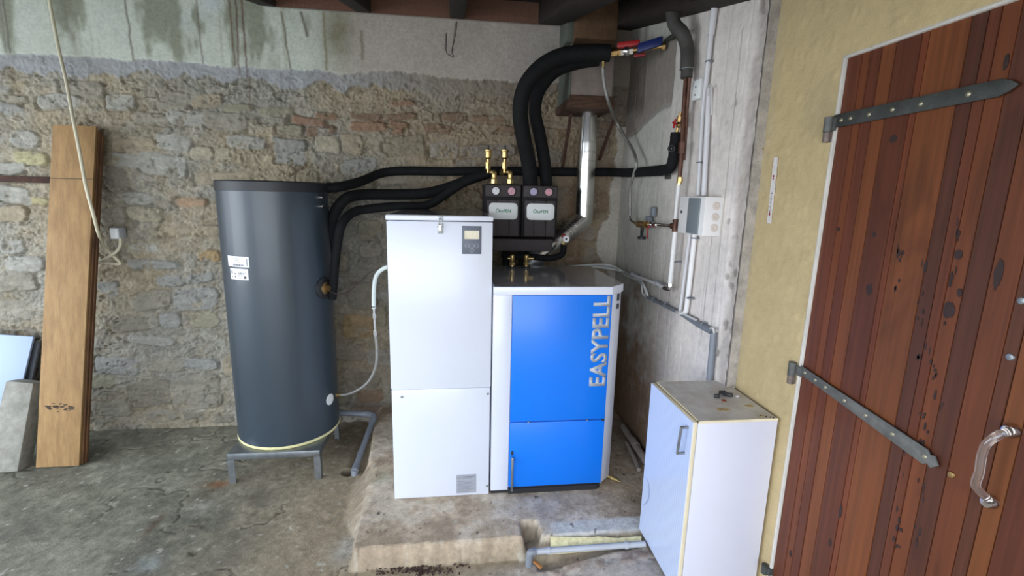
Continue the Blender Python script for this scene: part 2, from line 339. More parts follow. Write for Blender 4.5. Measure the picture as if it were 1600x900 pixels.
# ------------------------------------------------------------------ wall_right: concrete part, then the ochre roughcast part with the door
def build_concrete():
    st = .007
    y = np.arange(YC, 3.16, st); z = np.arange(-.06, 2.85, st); Y, Z = np.meshgrid(y, z)
    n = fbm(Y, Z, 8, 5, 70, .6); H = n * .003 + fbm(Y, Z, 45, 2, 71) * .0015
    brd = np.abs(((Y + .004 * np.sin(Z * 3)) / .145) % 1 - .5); H -= ss(.04, 0, brd) * .003
    C = np.ones(Y.shape + (3,)) * np.array(srgb(216, 208, 201))
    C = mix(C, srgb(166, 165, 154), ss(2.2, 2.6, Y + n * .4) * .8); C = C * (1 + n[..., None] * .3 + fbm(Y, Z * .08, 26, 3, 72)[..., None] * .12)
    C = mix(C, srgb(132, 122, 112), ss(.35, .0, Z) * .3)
    C = mix(C, srgb(124, 92, 64), ss(1.0, .35, Z + n * 1.2 - (Y - 2.3) * .2) * ss(2.15, 2.5, Y + n * .5) * .85)
    # rough dark patch below the beam
    e = 2.02 - .02 * np.sin(Y * 9) - (Y - 2.42) * .12 + fbm(Y, Z * 0, 12, 3, 73) * .03
    m = ss(.0, .02, Z - e) * ss(2.43, 2.46, Y + n * .03) * (1 - ss(2.35, 2.45, Z + n * .1)); H -= m * .010 * (1 + n * .4)
    C = mix(C, srgb(122, 112, 102), m * .8)
    ed = np.exp(-((Z - e) / .012) ** 2) * ss(2.43, 2.46, Y); H -= ed * .008; C = mix(C, srgb(92, 80, 70), ed * .5)
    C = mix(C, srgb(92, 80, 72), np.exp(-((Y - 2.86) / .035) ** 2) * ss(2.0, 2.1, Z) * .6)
    # pitted edge strip by the corner with the yellow wall
    m = ss(1.80, 1.755, Y + fbm(Z, Y, 6, 3, 75) * .05); H -= m * (.004 + .02 * np.abs(fbm(Y, Z, 22, 3, 76))); C = mix(C, srgb(150, 140, 130), m * .6)
    pit = ss(.22, .3, fbm(Y, Z, 16, 3, 77)) * ss(2.0, 1.75, Y); C = mix(C, srgb(100, 90, 82), pit * .6); H -= pit * .004
    for yy, za, zb in [(2.52, .9, 1.9), (2.36, .95, 1.45), (1.93, .9, 1.5), (1.86, 1.0, 2.2), (2.28, .9, 2.1)]:
        C = mix(C, srgb(128, 122, 114), np.exp(-((Y - yy - fbm(Z, Y * 0, 10, 2, int(yy * 50)) * .01) / .003) ** 2) * (Z > za) * (Z < zb) * .6)
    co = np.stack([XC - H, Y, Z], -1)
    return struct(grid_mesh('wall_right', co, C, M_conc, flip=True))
build_concrete()
DY0, DY1, DZ0, DZ1 = .30, 1.385, .10, 1.972
def build_yellow():
    st = .008
    y = np.arange(-1.2, YC + .004, st); y[-1] = YC; z = np.arange(-.06, 2.85, st); z[np.argmin(abs(z - DZ1))] = DZ1; y[np.argmin(abs(y - DY1))] = DY1
    Y, Z = np.meshgrid(y, z)
    n = fbm(Y, Z, 10, 5, 80, .65); H = n * .005 + ss(.1, .3, fbm(Y, Z, 34, 3, 81, .7)) * .003
    C = np.ones(Y.shape + (3,)) * np.array(srgb(188, 168, 126)); C = C * (1 + n[..., None] * .16)
    C = mix(C, srgb(168, 152, 116), ss(.1, .3, fbm(Y, Z, 3, 4, 82)) * .5)
    C = mix(C, srgb(190, 182, 168), ss(.012, .0, np.maximum(Y - DY1, 0) + np.maximum(Z - DZ1, 0)) * ss(.01, .0, np.minimum(np.abs(Y - DY1), np.abs(Z - DZ1))) * .8)
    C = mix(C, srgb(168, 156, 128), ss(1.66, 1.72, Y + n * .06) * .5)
    keep = ~((Y < DY1 - .001) & (Z < DZ1 - .001) & (Z > .02) & (Y > DY0))
    sm = ss(.0, .03, np.abs(Y - DY1)); H = H * np.where((np.abs(Y - DY1) < .03) & (Z < DZ1), sm, 1)
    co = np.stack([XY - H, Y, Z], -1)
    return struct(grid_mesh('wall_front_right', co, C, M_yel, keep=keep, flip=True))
o = build_yellow(); o.name = 'wall_side'
# end face of the concrete and the backing of both right-hand walls
b = MB(); b.box((XC + .012, YC - .002, -.06), (XY + .15, 3.3, 2.85)); struct(b.build('trim_1', pbr('rough_concrete_edge', srgb(178, 170, 160), .92, vary=.3, vs=14, bump=1.5, bs=60)))
b = MB(); b.box((XY + .045, -1.2, -.06), (XY + .2, 1.7, 2.85)); struct(b.build('trim_2', pbr('wall_core', srgb(150, 140, 120), .9)))
M_wp = pbr('white_reveal_plaster', srgb(205, 200, 190), .85, vary=.12, vs=12, bump=.6)
b = MB(); b.box((XY - .002, DY1 - .004, .0), (XY + .05, DY1 + .004, DZ1 + .004), .001); b.box((XY - .002, DY0, DZ1 - .004), (XY + .05, DY1, DZ1 + .004), .001); struct(b.build('trim_3', M_wp))
b = MB(); b.box((-5.5, YB + .03, -.06), (1.3, YB + .3, 2.85)); struct(b.build('trim_4', MATS['wall_core']))

# ------------------------------------------------------------------ floor with the raised slab
SLX = lambda y: -.425 - (y - 1.78) * .075
def build_floor():
    st = .0075
    x = np.arange(-3.5, 1.17, st); y = np.arange(-1.2, 3.16, st); X, Y = np.meshgrid(x, y)
    n = fbm(X, Y, 3, 5, 90, .6); n2 = fbm(X, Y, 18, 4, 91, .65); n3 = fbm(X, Y, 50, 2, 92)
    H = n * .012 + n2 * .006
    ramp = ss(.25, .75, X) * .085; H = H * (1 - ramp * 6) + ramp
    fe = 1.785 + fbm(X, X * 0, 7, 4, 93) * .03; le = SLX(Y) + fbm(Y, Y * 0, 7, 4, 94) * .03
    sl = ss(-.010, .006, Y - fe) * ss(-.014, .010, (X - le) / (1 + 5 * ss(1.95, 2.1, Y) * (1 - ss(2.38, 2.5, Y))) + .0)
    top = .1 + n2 * .003 + n3 * .002
    # notch and channel
    nt = ss(.045, .02, np.abs(X - .335 + n2 * .02)) * ss(1.90, 1.86, Y); sl = sl * (1 - nt * .8)
    ch = ss(.34, .37, X) * (1 - ss(.74, .79, X)) * ss(.045, .025, np.abs(Y - 1.735 + n2 * .01))
    H = H * (1 - sl) + top * sl - ch * .035 * (1 - sl * .5)
    # rough broken area next to the channel
    rg = ss(.3, .4, X) * ss(1.60, 1.64, Y) * (1 - ss(1.70, 1.73, Y)); H += rg * n2 * .03
    hole = aZ(547, 737, 0); r = np.hypot(X - hole.x, (Y - hole.y)); H -= ss(.045, .032, r) * .09
    dip = ss(-.62, -.56, X) * (1 - ss(-.54, -.48, X)) * ss(2.5, 2.6, Y); H -= dip * .02
    g = np.array(srgb(122, 119, 102)); C = np.ones(X.shape + (3,)) * g
    C = mix(C, srgb(148, 144, 126), ss(.0, .18, n + n2 * .6) * .5); C = mix(C, srgb(84, 82, 72), ss(-.02, -.2, n + n2 * .5) * .4)
    warm = ss(-1.5, -.5, X + n * .8 - (Y - 1.8) * .1) * (1 - ss(-.0, .0001, np.zeros_like(X))); C = mix(C, srgb(160, 142, 116), warm * .75)
    C = C * (1 + n2[..., None] * .38 + n3[..., None] * .3)
    S_ = np.ones(C.shape) * np.array(srgb(182, 164, 140)); ns = fbm(X, Y, 6, 4, 95, .6)
    S_ = mix(S_, srgb(210, 198, 180), ss(.03, .16, ns + n2 * .5) * .55); S_ = mix(S_, srgb(144, 124, 102), ss(-.02, -.16, ns + n2 * .4) * .5); S_ = S_ * (1 + n2[..., None] * .45 + n3[..., None] * .2)
    S_ = mix(S_, srgb(120, 104, 84), ss(.7, .9, X) * .6)
    S_ = mix(S_, srgb(206, 206, 200), ss(.40, .46, X) * ss(1.775, 1.79, Y) * (1 - ss(1.86, 1.88, Y + n2 * .02)) * .8)
    C = C * (1 - sl[..., None]) + S_ * sl[..., None]
    fr = ss(-.1, .5, X) * ss(1.78, 1.7, Y); C = mix(C, srgb(184, 174, 164), fr * .75); C = C * (1 + n2[..., None] * .5 * fr[..., None])
    C = mix(C, srgb(112, 84, 66), rg * ss(-.1, .15, n2) * .7)
    # pale splashes, the rusty spot by the stand, the damp brown patch beside the pipe with its shadow painted in
    for px_, py_, rx, ry, c, a in [(265, 560, .08, .04, (186, 182, 170), .0), (825, 800, .07, .14, (150, 120, 92), 0), (340, 757, .07, .03, (142, 92, 50), .75), (318, 775, .05, .06, (70, 60, 44), .6), (320, 790, .07, .05, (160, 156, 140), .6), (240, 820, .02, .07, (86, 62, 50), .7), (232, 880, .05, .05, (160, 164, 160), .5), (545, 680, .09, .26, (74, 60, 46), .75), (600, 745, .07, .05, (170, 164, 140), .7), (540, 860, .05, .08, (184, 180, 170), .6), (800, 790, .09, .09, (196, 188, 176), .6), (850, 800, .05, .07, (140, 132, 122), .5), (540, 722, .06, .05, (150, 138, 112), .3)]:
        p = aZ(px_, py_, .1 if px_ > 560 else 0); s = ((X - p.x) / rx) ** 2 + ((Y - p.y) / ry) ** 2
        C = mix(C, srgb(*c), np.clip(np.exp(-s + n2 * 2.4), 0, 1) * a)
    sp = ss(.31, .35, fbm(X, Y, 34, 2, 96)); C = mix(C, srgb(190, 186, 172), sp * .6)
    sp = ss(.33, .36, fbm(X, Y, 40, 2, 97)) * ss(-.6, -.4, X); C = mix(C, srgb(60, 50, 44), sp * .8)
    fcm = 4 * sl * (1 - sl); C = C * (1 - .20 * fcm[..., None] * (1 + 3 * fbm(X, Y * .2, 9, 4, 98)[..., None]))  # slab edge faces darkened in colour to offset the frontal light, blotched
    ck = ss(.010, .002, np.abs(fbm(X + n2 * .05, Y * 1.2, 2.4, 4, 99))) * ss(.0, .12, fbm(X, Y, 2.2, 2, 100)) * (1 - sl); H -= ck * .006; C = mix(C, srgb(80, 72, 60), ck * .5)
    # rim of the slab
    rim = np.exp(-((Y - fe) / .012) ** 2) * ss(-.42, -.40, X) * (X < .33); C = mix(C, srgb(192, 170, 142), rim * .35)
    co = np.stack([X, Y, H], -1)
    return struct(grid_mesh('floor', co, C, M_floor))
build_floor()

# ------------------------------------------------------------------ roof: dark boards over rafters that slope down to the front
SLP = .227
def roofz(y, z0): return z0 - SLP * (YB - y)
M_dkwood = pbr('old_dark_timber', srgb(42, 30, 24), .85, vary=.5, vs=9, bump=1, bs=40, stretch=(6, .7, 6))
M_board = pbr('dark_roof_boards', srgb(38, 28, 24), .9, vary=.4, vs=6, bump=1, bs=30, stretch=(1, 6, 6))
b = MB()
for k in range(20):
    y1 = YB - k * .15; y0 = y1 - .145
    b.prism([(-3.6, y0, roofz(y0, 2.70)), (-3.6, y1, roofz(y1, 2.70)), (-3.6, y1, roofz(y1, 2.725)), (-3.6, y0, roofz(y0, 2.725))], (4.9, 0, 0))
b.prism([(-3.6, .14, roofz(.14, 2.73)), (-3.6, 3.3, roofz(3.3, 2.73)), (-3.6, 3.3, roofz(3.3, 2.76)), (-3.6, .14, roofz(.14, 2.76))], (4.9, 0, 0))
struct(b.build('ceiling', M_board))
for i, (xc, w, lab) in enumerate([(-1.045, .085, 'dark roof rafter above the grey storage tank'), (-.52, .085, 'dark roof rafter over the gap between tank and white hopper'), (.02, .085, 'narrow dark roof rafter above the white hopper with a loop of wire'), (.585, .15, 'wide dark roof rafter just beside the chimney box'), (1.015, .17, 'black roof rafter running along the concrete wall right of the chimney')]):
    b = MB(); ye = YB - .03 if i < 3 else YB - .01
    if i == 3: ye = 3.10
    yf = .12
    bot = 2.578
    b.prism([(xc - w / 2, yf, roofz(yf, bot)), (xc - w / 2, ye, roofz(ye, bot)), (xc - w / 2, ye, roofz(ye, 2.698)), (xc - w / 2, yf, roofz(yf, 2.698))], (w, 0, 0), .004)
    tag(b.build('roof_rafter', M_dkwood), lab, 'rafter', 'rafters under the roof')

# ------------------------------------------------------------------ materials for the fittings
M_white = pbr('white_powder_coat', srgb(214, 218, 228), .3, vary=.02, vs=3, coat=.3)
M_blue = pbr('blue_powder_coat', (.0, .175, .76), .34, vary=.02, vs=3, coat=.1)
M_top = pbr('dark_grey_gloss_sheet', srgb(150, 150, 153), .15, vary=.05, coat=.5)
M_silver = pbr('silver_lettering', srgb(172, 175, 180), .45, metal=.2)
M_black = pbr('black_rubber_foam', (.006, .006, .0065), .8, spec=.25, vary=.35, vs=30, bump=.4, bs=80)
M_blackp = pbr('black_plastic', (.02, .02, .022), .45)
M_epp = pbr('black_moulded_foam', srgb(68, 62, 62), .8, vary=.15, vs=60, bump=.4, bs=220)
M_eppd = pbr('black_moulded_foam_shaded', srgb(24, 22, 23), .85)  # darker copy of the foam, recess shade painted into its colour
M_brass = pbr('brass', (.64, .47, .20), .34, metal=1, vary=.25, vs=20)
M_brassd = pbr('dull_brass', (.50, .33, .14), .4, metal=1, vary=.3, vs=20)
M_steel = pbr('galvanised_steel', srgb(150, 155, 158), .38, metal=.85, vary=.2, vs=18)
M_chrome = pbr('stainless_flue_steel', (.80, .79, .76), .24, metal=1, bump=.10, bs=9, stretch=(1, 1, .2))
M_nick = pbr('nickel_plated_brass', (.65, .63, .60), .22, metal=1)
M_tank = pbr('dark_grey_jacket', srgb(50, 61, 70), .36, vary=.05, vs=3, coat=.15, bump=.15, bs=160)
M_tankl = pbr('black_grey_lid', srgb(34, 36, 40), .5)
M_foam = pbr('cream_foam', srgb(222, 214, 160), .8, vary=.15, vs=20, bump=.5)
M_paper = pbr('white_label_paper', srgb(226, 228, 232), .6)
M_ink = pbr('black_ink', (.015, .015, .02), .6)
M_gink = pbr('green_ink', srgb(40, 130, 90), .6)
M_grey = pbr('grey_ink', srgb(120, 122, 128), .6)
M_lcd = pbr('amber_display_glass', srgb(196, 186, 150), .25, vary=.15, vs=30, coat=.5)
M_panel = pbr('slate_grey_panel', srgb(92, 97, 108), .45)
M_braid = pbr('braided_steel_hose', srgb(168, 166, 160), .35, metal=.8, vary=.35, vs=260, bump=.8, bs=320)
M_hosew = pbr('pale_plastic_hose', srgb(206, 214, 210), .45)
M_pvc = pbr('grey_pvc', srgb(120, 125, 132), .4, vary=.08)
M_pvcl = pbr('light_grey_conduit', srgb(208, 206, 208), .4, vary=.06)
M_pvcw = pbr('white_plastic_pipe', srgb(226, 224, 222), .4, vary=.05)
M_cable = pbr('pale_grey_cable', srgb(190, 190, 188), .5)
M_cream = pbr('cream_cable', srgb(206, 198, 172), .6, vary=.1)
M_insg = pbr('grey_pipe_insulation', srgb(64, 62, 58), .75, vary=.15, vs=14, bump=.4)
M_copper = pbr('tarnished_copper', srgb(92, 60, 46), .5, metal=.4, vary=.35, vs=30)
M_rust = pbr('rusty_iron', srgb(70, 44, 33), .85, vary=.45, vs=30, bump=.8)
M_red = pbr('red_plastic', srgb(158, 26, 30), .45)
M_blu = pbr('dark_blue_plastic', srgb(22, 36, 92), .45)
M_redd = pbr('dark_red_plastic', srgb(130, 26, 30), .45)
M_iron = pbr('grey_painted_iron', srgb(98, 98, 94), .55, metal=.25, vary=.35, vs=22, bump=.5)
M_irond = pbr('dark_painted_iron', srgb(66, 68, 64), .55, metal=.25, vary=.3, vs=22, bump=.5)
M_gauge = pbr('white_gauge_face', srgb(225, 222, 224), .35)
M_gauger = pbr('pink_gauge_face', srgb(210, 150, 160), .35)
M_gaugeb = pbr('violet_gauge_face', srgb(176, 168, 200), .35)
M_badge = pbr('pale_badge', srgb(228, 230, 228), .4)

def text_mesh(body, size, mat, name, parent, origin, xdir, ydir, sx=1.0, bold=0.0, depth=.0008, label=None, font='Inter'):
    cu = bpy.data.curves.new('t', 'FONT'); cu.body = body; cu.size = 1; cu.extrude = 0; cu.offset = bold; cu.resolution_u = 3
    to = bpy.data.objects.new('t', cu); COL.objects.link(to); bpy.context.view_layer.update()
    me = bpy.data.meshes.new_from_object(to.evaluated_get(bpy.context.evaluated_depsgraph_get())); bpy.data.objects.remove(to); bpy.data.curves.remove(cu)
    bm = bmesh.new(); bm.from_mesh(me); bpy.data.meshes.remove(me)
    xs = [v.co.x for v in bm.verts]; ys = [v.co.y for v in bm.verts]; x0, x1, y0, y1 = min(xs), max(xs), min(ys), max(ys)
    xd, yd = V(xdir).normalized(), V(ydir).normalized(); nd = xd.cross(yd).normalized()
    k = size / (y1 - y0)
    g = bmesh.ops.extrude_face_region(bm, geom=bm.faces[:])
    top = {e for e in g['geom'] if isinstance(e, bmesh.types.BMVert)}
    for v in bm.verts:
        p = V(origin) + xd * (v.co.x - x0) * k * sx + yd * (v.co.y - y0) * k
        if v in top: p = p + nd * depth
        v.co = p
    bmesh.ops.recalc_face_normals(bm, faces=bm.faces[:])
    b = MB(); b.bm.free(); b.bm = bm
    return b.build(name, mat, parent, 0, label), (x1 - x0) * k * sx

# ------------------------------------------------------------------ the pellet hopper
HX0, HX1, HY, HYB = -.288, .170, 2.10, 2.86
t = thing('pellet_hopper', (-.06, 2.48, .1), 'tall white pellet hopper with latched lid and grey control panel', 'hopper')
zt = 1.456; zl = aY(690, 345, HY).z; zs = aY(690, 607, HY).z
b = MB(); b.box((HX0 + .004, HY + .006, .104), (HX1 - .002, HYB - .04, zl - .003), .002); b.build('hopper_body', M_white, t)
b = MB(); b.box((HX0, HY, zs + .002), (HX1, HY + .018, zl - .004), .0025); b.build('upper_front_panel', M_white, t)
lo = MB(); lo.box((HX0 + .002, HY, .101), (HX1 - .002, HY + .018, zs - .002), .0025); low = lo.build('lower_front_panel', M_white, t)
b = MB(); b.box((HX0 - .003, HY - .004, zl), (HX1 + .002, HYB, zt), .004); lid = b.build('hopper_lid', M_white, t)
b = MB(); b.box((HX0 + .004, HY + .004, zt - .0005), (HX1 - .005, HYB - .008, zt + .001)); b.build('lid_top_sheet', M_top, lid, label='dark glossy top sheet')
for px_, py_ in [(628, 620), (762, 615), (761, 759)]:
    p = aY(px_, py_, HY); b = MB(); b.lathe(p, (0, -1, 0), [(.006, 0), (.006, .002), (.003, .003), (.0028, .0015)], 16); b.build('screw', M_steel, low)
# latch
p = aY(688, 345, HY); x = p.x
lt = MB(); lt.box((x - .011, HY - .006, zl + .004), (x + .011, HY - .001, zl + .02), .001); lt.box((x - .012, HY - .0035, zl - .055), (x + .012, HY + .002, zl - .012), .001)
la = lt.build('latch', M_steel, t, label='bright metal toggle latch')
b = MB(); b.box((x - .007, HY - .010, zl - .048), (x + .007, HY - .004, zl - .016), .002); b.tube([(x - .006, HY - .009, zl - .02), (x - .006, HY - .01, zl + .008), (x + .006, HY - .01, zl + .008), (x + .006, HY - .009, zl - .02)], .0018, 8, 3); b.cyl((x - .014, HY - .006, zl - .026), (x + .014, HY - .006, zl - .026), .0025, 10); b.build('latch_lever', M_nick, la)
# control panel
a = aY(722, 353, HY); c = aY(752, 397, HY)
b = MB(); b.box((a.x, HY - .003, c.z), (c.x, HY + .002, a.z), .0008); cp = b.build('control_panel', M_panel, t, label='slate grey control panel with small display')
w = c.x - a.x; h = a.z - c.z
b = MB(); b.box((a.x + w * .12, HY - .0036, a.z - h * .46), (a.x + w * .88, HY - .0028, a.z - h * .16)); b.build('display', M_lcd, cp)
for cx, cz in [(.26, .70), (.5, .70), (.74, .70), (.5, .86)]:
    b = MB(); q = V((a.x + w * cx, HY - .0034, a.z - h * cz)); b.ring(q, (0, 1, 0), .0098 * w / .09, .0007, 24, 5)
    b.box(q + V((-.0030, -.0004, -.0008)), q + V((.0030, .0004, .0008))); b.build('button', M_grey if False else pbr('pale_grey_ink', srgb(176, 180, 190), .5), cp)
# rating plate
a = aY(713, 742, HY); c = aY(744, 769, HY)
b = MB(); b.box((a.x, HY - .001, c.z), (c.x, HY + .001, a.z)); rp = b.build('rating_plate', pbr('silver_foil', srgb(172, 176, 186), .35, metal=.3), low, label='silver rating plate')
w = c.x - a.x; h = a.z - c.z
b = MB(); b.box((HX0 + .03, HY + .03, .095), (HX1 - .03, HYB - .1, .106)); b.build('hopper_base', M_blackp, t)
def plate_text():
    text_mesh('CE', .011, M_grey, 'plate_lettering', low, (a.x + w * .05, HY - .0012, a.z - h * .22), (1, 0, 0), (0, 0, 1), 1)
    b = MB()
    for k in range(9):
        z = a.z - h * (.36 + k * .068); b.box((a.x + w * .06, HY - .0016, z - .0007), (a.x + w * (.94 - .14 * ((k * 7) % 3)), HY - .0008, z + .0005))
    b.box((a.x + w * .3, HY - .0016, a.z - h * .13), (a.x + w * .93, HY - .0008, a.z - h * .10)); b.box((a.x + w * .3, HY - .0016, a.z - h * .2), (a.x + w * .75, HY - .0008, a.z - h * .18))
    b.build('plate_print', M_grey, low)
plate_text()

# ------------------------------------------------------------------ the blue and white boiler
t = thing('pellet_boiler', (.49, 2.4, .1), 'low white pellet boiler with blue doors standing against the tall hopper', 'boiler')
ZB = 1.145; BX0, BX1, BXR = .176, .735, .802; BY, BYB = 2.10, 2.72
zc = aY(870, 461, HY - .02).z
b = MB(); b.prism([(BX0, BY + .01, .118), (BX1, BY + .01, .118), (BXR, BY + .075, .118), (BXR, BYB, .118), (BX0, BYB, .118)], (0, 0, zc - .12), .002); b.build('boiler_body', M_white, t)
b = MB(); b.prism([(BX0, BY - .022, zc), (BX1 - .008, BY - .022, zc), (BXR + .006, BY + .06, zc), (BXR + .006, BYB + .01, zc), (BX0, BYB + .01, zc)], (0, 0, ZB - zc), .003); tc_ = b.build('top_cover', M_white, t)
b = MB(); b.prism([(BX0 + .004, BY - .018, ZB - .0005), (BX1 - .010, BY - .018, ZB - .0005), (BXR + .002, BY + .062, ZB - .0005), (BXR + .002, BYB + .006, ZB - .0005), (BX0 + .004, BYB + .006, ZB - .0005)], (0, 0, .0015)); b.build('cover_top_sheet', M_top, tc_, label='dark glossy top sheet')
XD0 = aY(798, 600, BY).x; XD1 = aY(948, 600, BY).x; zg = aY(870, 657, BY).z
b = MB(); b.box((BX0 + .001, BY, .118), (XD0 - .003, BY + .02, zc - .004), .002); b.build('front_post', M_white, t)
b = MB(); b.box((XD0, BY - .006, zg + .003), (XD1, BY + .02, zc - .004), .003); ud = b.build('upper_door', M_blue, t, label='blue upper door with silver lettering')
b = MB(); b.box((XD0, BY - .006, .135), (XD1, BY + .02, zg - .003), .003); ld = b.build('lower_door', M_blue, t, label='blue lower door')
b = MB(); b.prism([(XD1 + .003, BY + .004, .135), (BXR + .001, BY + .074, .135), (BXR - .004, BY + .080, .135), (XD1, BY + .012, .135)], (0, 0, zc - .14), .001); b.build('corner_panel', M_white, t)
b = MB(); b.prism([(BX0 + .004, BY + .004, .101), (XD0 - .002, BY + .004, .101), (XD0, BY - .008, .101), (XD1 - .02, BY - .008, .101), (XD1, BY + .01, .101), (XD1, BYB - .05, .101), (BX0 + .004, BYB - .05, .101)], (0, 0, .026)); b.build('plinth', M_blackp, t)
# lettering, reading upwards
lt0 = aY(945, 603, BY - .007); lt1 = aY(919, 603, BY - .007); ltt = aY(952, 462, BY - .007)
cap = lt0.x - lt1.x
cu = text_mesh('EASYPELL', cap, M_silver, 'lettering', ud, (lt0.x + .003, BY - .0065, lt0.z), (0, 0, 1), (-1, 0, 0), 1, .03)
o, wd = cu
tl = ltt.z - lt0.z
for v_ in o.data.vertices: v_.co.z = (v_.co.z + .1 - lt0.z) * (tl / wd) + lt0.z - .1
# handle and little hinges
a = aY(800, 712, BY - .01); c = aY(799, 764, BY - .01)
b = MB(); hx = XD0 + .014; b.box((hx - .006, BY - .034, c.z), (hx + .006, BY - .022, a.z), .003); b.box((hx - .004, BY - .024, c.z + .012), (hx + .004, BY - .004, c.z + .026), .001); b.box((hx - .004, BY - .024, a.z - .026), (hx + .004, BY - .004, a.z - .012), .001)
b.build('handle', M_steel, ld, label='slim brushed metal handle')
b = MB(); b.box((hx - .005, BY - .012, a.z + .002), (hx + .005, BY - .004, a.z + .022), .002); b.build('latch_stub', M_blackp, ld)
for px_ in (825, 916):
    p = aY(px_, 660, BY); b = MB(); b.cyl((p.x - .004, BY - .007, zg), (p.x + .004, BY - .007, zg), .004, 10); b.build('hinge_pin', M_steel, ud)
p = aY(942, 657, BY); b = MB(); b.box((p.x - .008, BY - .009, zg - .008), (p.x + .005, BY - .003, zg + .004), .001); b.build('hinge_block', M_blackp, ld)
# black clips on the chamfered side
ch0 = V((XD1 + .003, BY + .004, 0)); chd = (V((BXR, BY + .074, 0)) - ch0); nrm = V((chd.y, -chd.x, 0)).normalized()
for py_, rr in [(464, .017), (478, .012)]:
    q = ch0 + chd * .62; q.z = aY(968, py_, 2.15).z; b = MB(); b.obox(q + nrm * .003, chd.normalized() * .009, nrm * .004, V((0, 0, rr)), .002); b.build('cable_clip', M_blackp, t)
# drain cock
p = V((BXR - .004, BY + .09, aY(960, 742, 2.19).z))
b = MB(); b.cyl(p + V((-.01, 0, 0)), p + V((.03, -.02, -.004)), .010, 12); b.cyl(p + V((.020, -.02, -.004)), p + V((.055, -.05, -.008)), .014, 12, .004); b.build('drain_cock', pbr('old_brass', srgb(150, 130, 84), .45, metal=.6), t)

# brass valves on the boiler top
for px_, xo, lab, side in [(800, 0, 'brass vent valve on the boiler top nearest the white hopper', -1), (822, 0, 'brass safety valve with side outlet on the dark boiler top', 1)]:
    p = aZ(px_, 419, ZB + .001); z0 = ZB + .001
    t = thing('brass_valve', p, lab, 'valve', 'brass valves on the boiler top')
    b = MB(); b.lathe((p.x, p.y, z0), (0, 0, 1), [(.022, 0), (.022, .006), (.016, .010)], 20); b.build('rubber_collar', M_blackp, t)
    b = MB(); b.cyl((p.x, p.y, z0 + .006), (p.x, p.y, z0 + .035), .011, 16); b.hexnut((p.x, p.y, z0 + .018), (p.x, p.y, z0 + .034), .016)
    b.lathe((p.x, p.y, z0 + .034), (0, 0, 1), [(.010, 0), (.014, .008), (.014, .038), (.009, .044)], 18)
    b.cyl((p.x, p.y, z0 + .055), (p.x + side * (.040 if side > 0 else .024), p.y, z0 + .055), .009 if side > 0 else .006, 12)
    b.build('valve_body', M_brass, t)

# ------------------------------------------------------------------ heating pump groups
GY = 2.80; GYB = 3.0
def group(x0, x1, lab, faces):
    zt_ = aY(815, 289, GY).z; zb_ = aY(815, 371, GY).z
    t = thing('pump_group', ((x0 + x1) / 2, GY + .1, zb_), lab, 'pump group', 'insulated pump groups side by side')
    w = x1 - x0; h = zt_ - zb_; s1 = zt_ - h * .245; 
    b = MB(); b.box((x0, GY + .02, zb_), (x1, GYB, zt_), .006); b.build('back_shell', M_eppd, t)
    b = MB(); b.box((x0 + .006, GY, s1 + .004), (x1 - .006, GY + .03, zt_ - .004), .008); b.build('upper_shell', M_epp, t)
    b = MB(); b.box((x0 + .014, GY, zb_ + h * .02), (x0 + w * .34, GY + .03, s1 - .012), .006); b.box((x0 + w * .335, GY + .004, zb_ + h * .02), (x0 + w * .67, GY + .03, s1 - .012), .006); b.box((x0 + w * .67, GY, zb_ + h * .02), (x1 - .014, GY + .03, s1 - .012), .006)
    b.build('lower_shell', M_epp, t)
    for k, (cx, m) in enumerate(zip((.30, .72), faces)):
        c = V((x0 + w * cx, GY, (zt_ + s1) / 2)); b = MB(); b.lathe(c, (0, -1, 0), [(.027, -.004), (.027, .004), (.021, .006), (.021, .002)], 24); g = b.build('gauge_bezel', M_blackp, t)
        b = MB(); b.lathe(c + V((0, -.002, 0)), (0, -1, 0), [(.0215, 0), (.0215, .003)], 24); b.build('gauge_face', m, g)
        b = MB(); b.obox(c + V((.002, -.0055, .003)), V((.002, 0, .010)), V((0, .0006, 0)), V((.0012, 0, -.0004))); b.ring(c + V((0, -.0052, 0)), (0, 1, 0), .014, .0008, 20, 5); b.build('gauge_needle', M_grey, g)
    # badge: rounded panel
    cx = (x0 + x1) / 2 + .002; cz = aY(790, 330, GY).z; hw, hh, r = w * .385, .048, .024; pts = []
    for sx, sz, a0 in ((1, 1, 0), (-1, 1, 90), (-1, -1, 180), (1, -1, 270)):
        for k in range(7):
            a_ = math.radians(a0 + k * 15); pts.append((cx + sx * (hw - r) + r * math.cos(a_), GY - .006, cz + sz * (hh - r) + r * math.sin(a_)))
    b = MB(); b.prism(pts, (0, .01, 0), .0015); bd = b.build('badge', M_badge, t, label='pale badge with rounded corners and green lettering')
    text_mesh('\u00d6koFEN', .024, M_gink, 'lettering', bd, (cx - .045, GY - .0062, cz - .008), (1, 0, 0), (0, 0, 1), .86, .015)
    for ob in list(bd.children):
        xs = [v.co.x for v in ob.data.vertices]; k = .088 / (max(xs) - min(xs)); x_m = min(xs)
        for v in ob.data.vertices: v.co.x = x_m + (v.co.x - x_m) * k
    return t
gx0 = aY(757, 300, GY).x; gxm = aY(816, 300, GY).x; gx1 = aY(873, 300, GY).x; gx0 = max(gx0, HX1 + .003)
group(gx0, gxm - .002, 'black foam pump group next to the hopper, brass fittings on top', (M_gauge, M_gauger))
group(gxm + .002, gx1, 'black foam pump group beneath the two thick black hoses', (M_gaugeb, M_gauger))
a = aY(772, 372, GY); c = aY(863, 393, GY)
b = MB(); b.box((HX1 + .006, GY - .005, c.z), (c.x, GYB - .02, a.z - .004), .008); t = b.build('heating_manifold', M_epp); tag(t, 'long flat black foam manifold block under the pump groups', 'manifold')
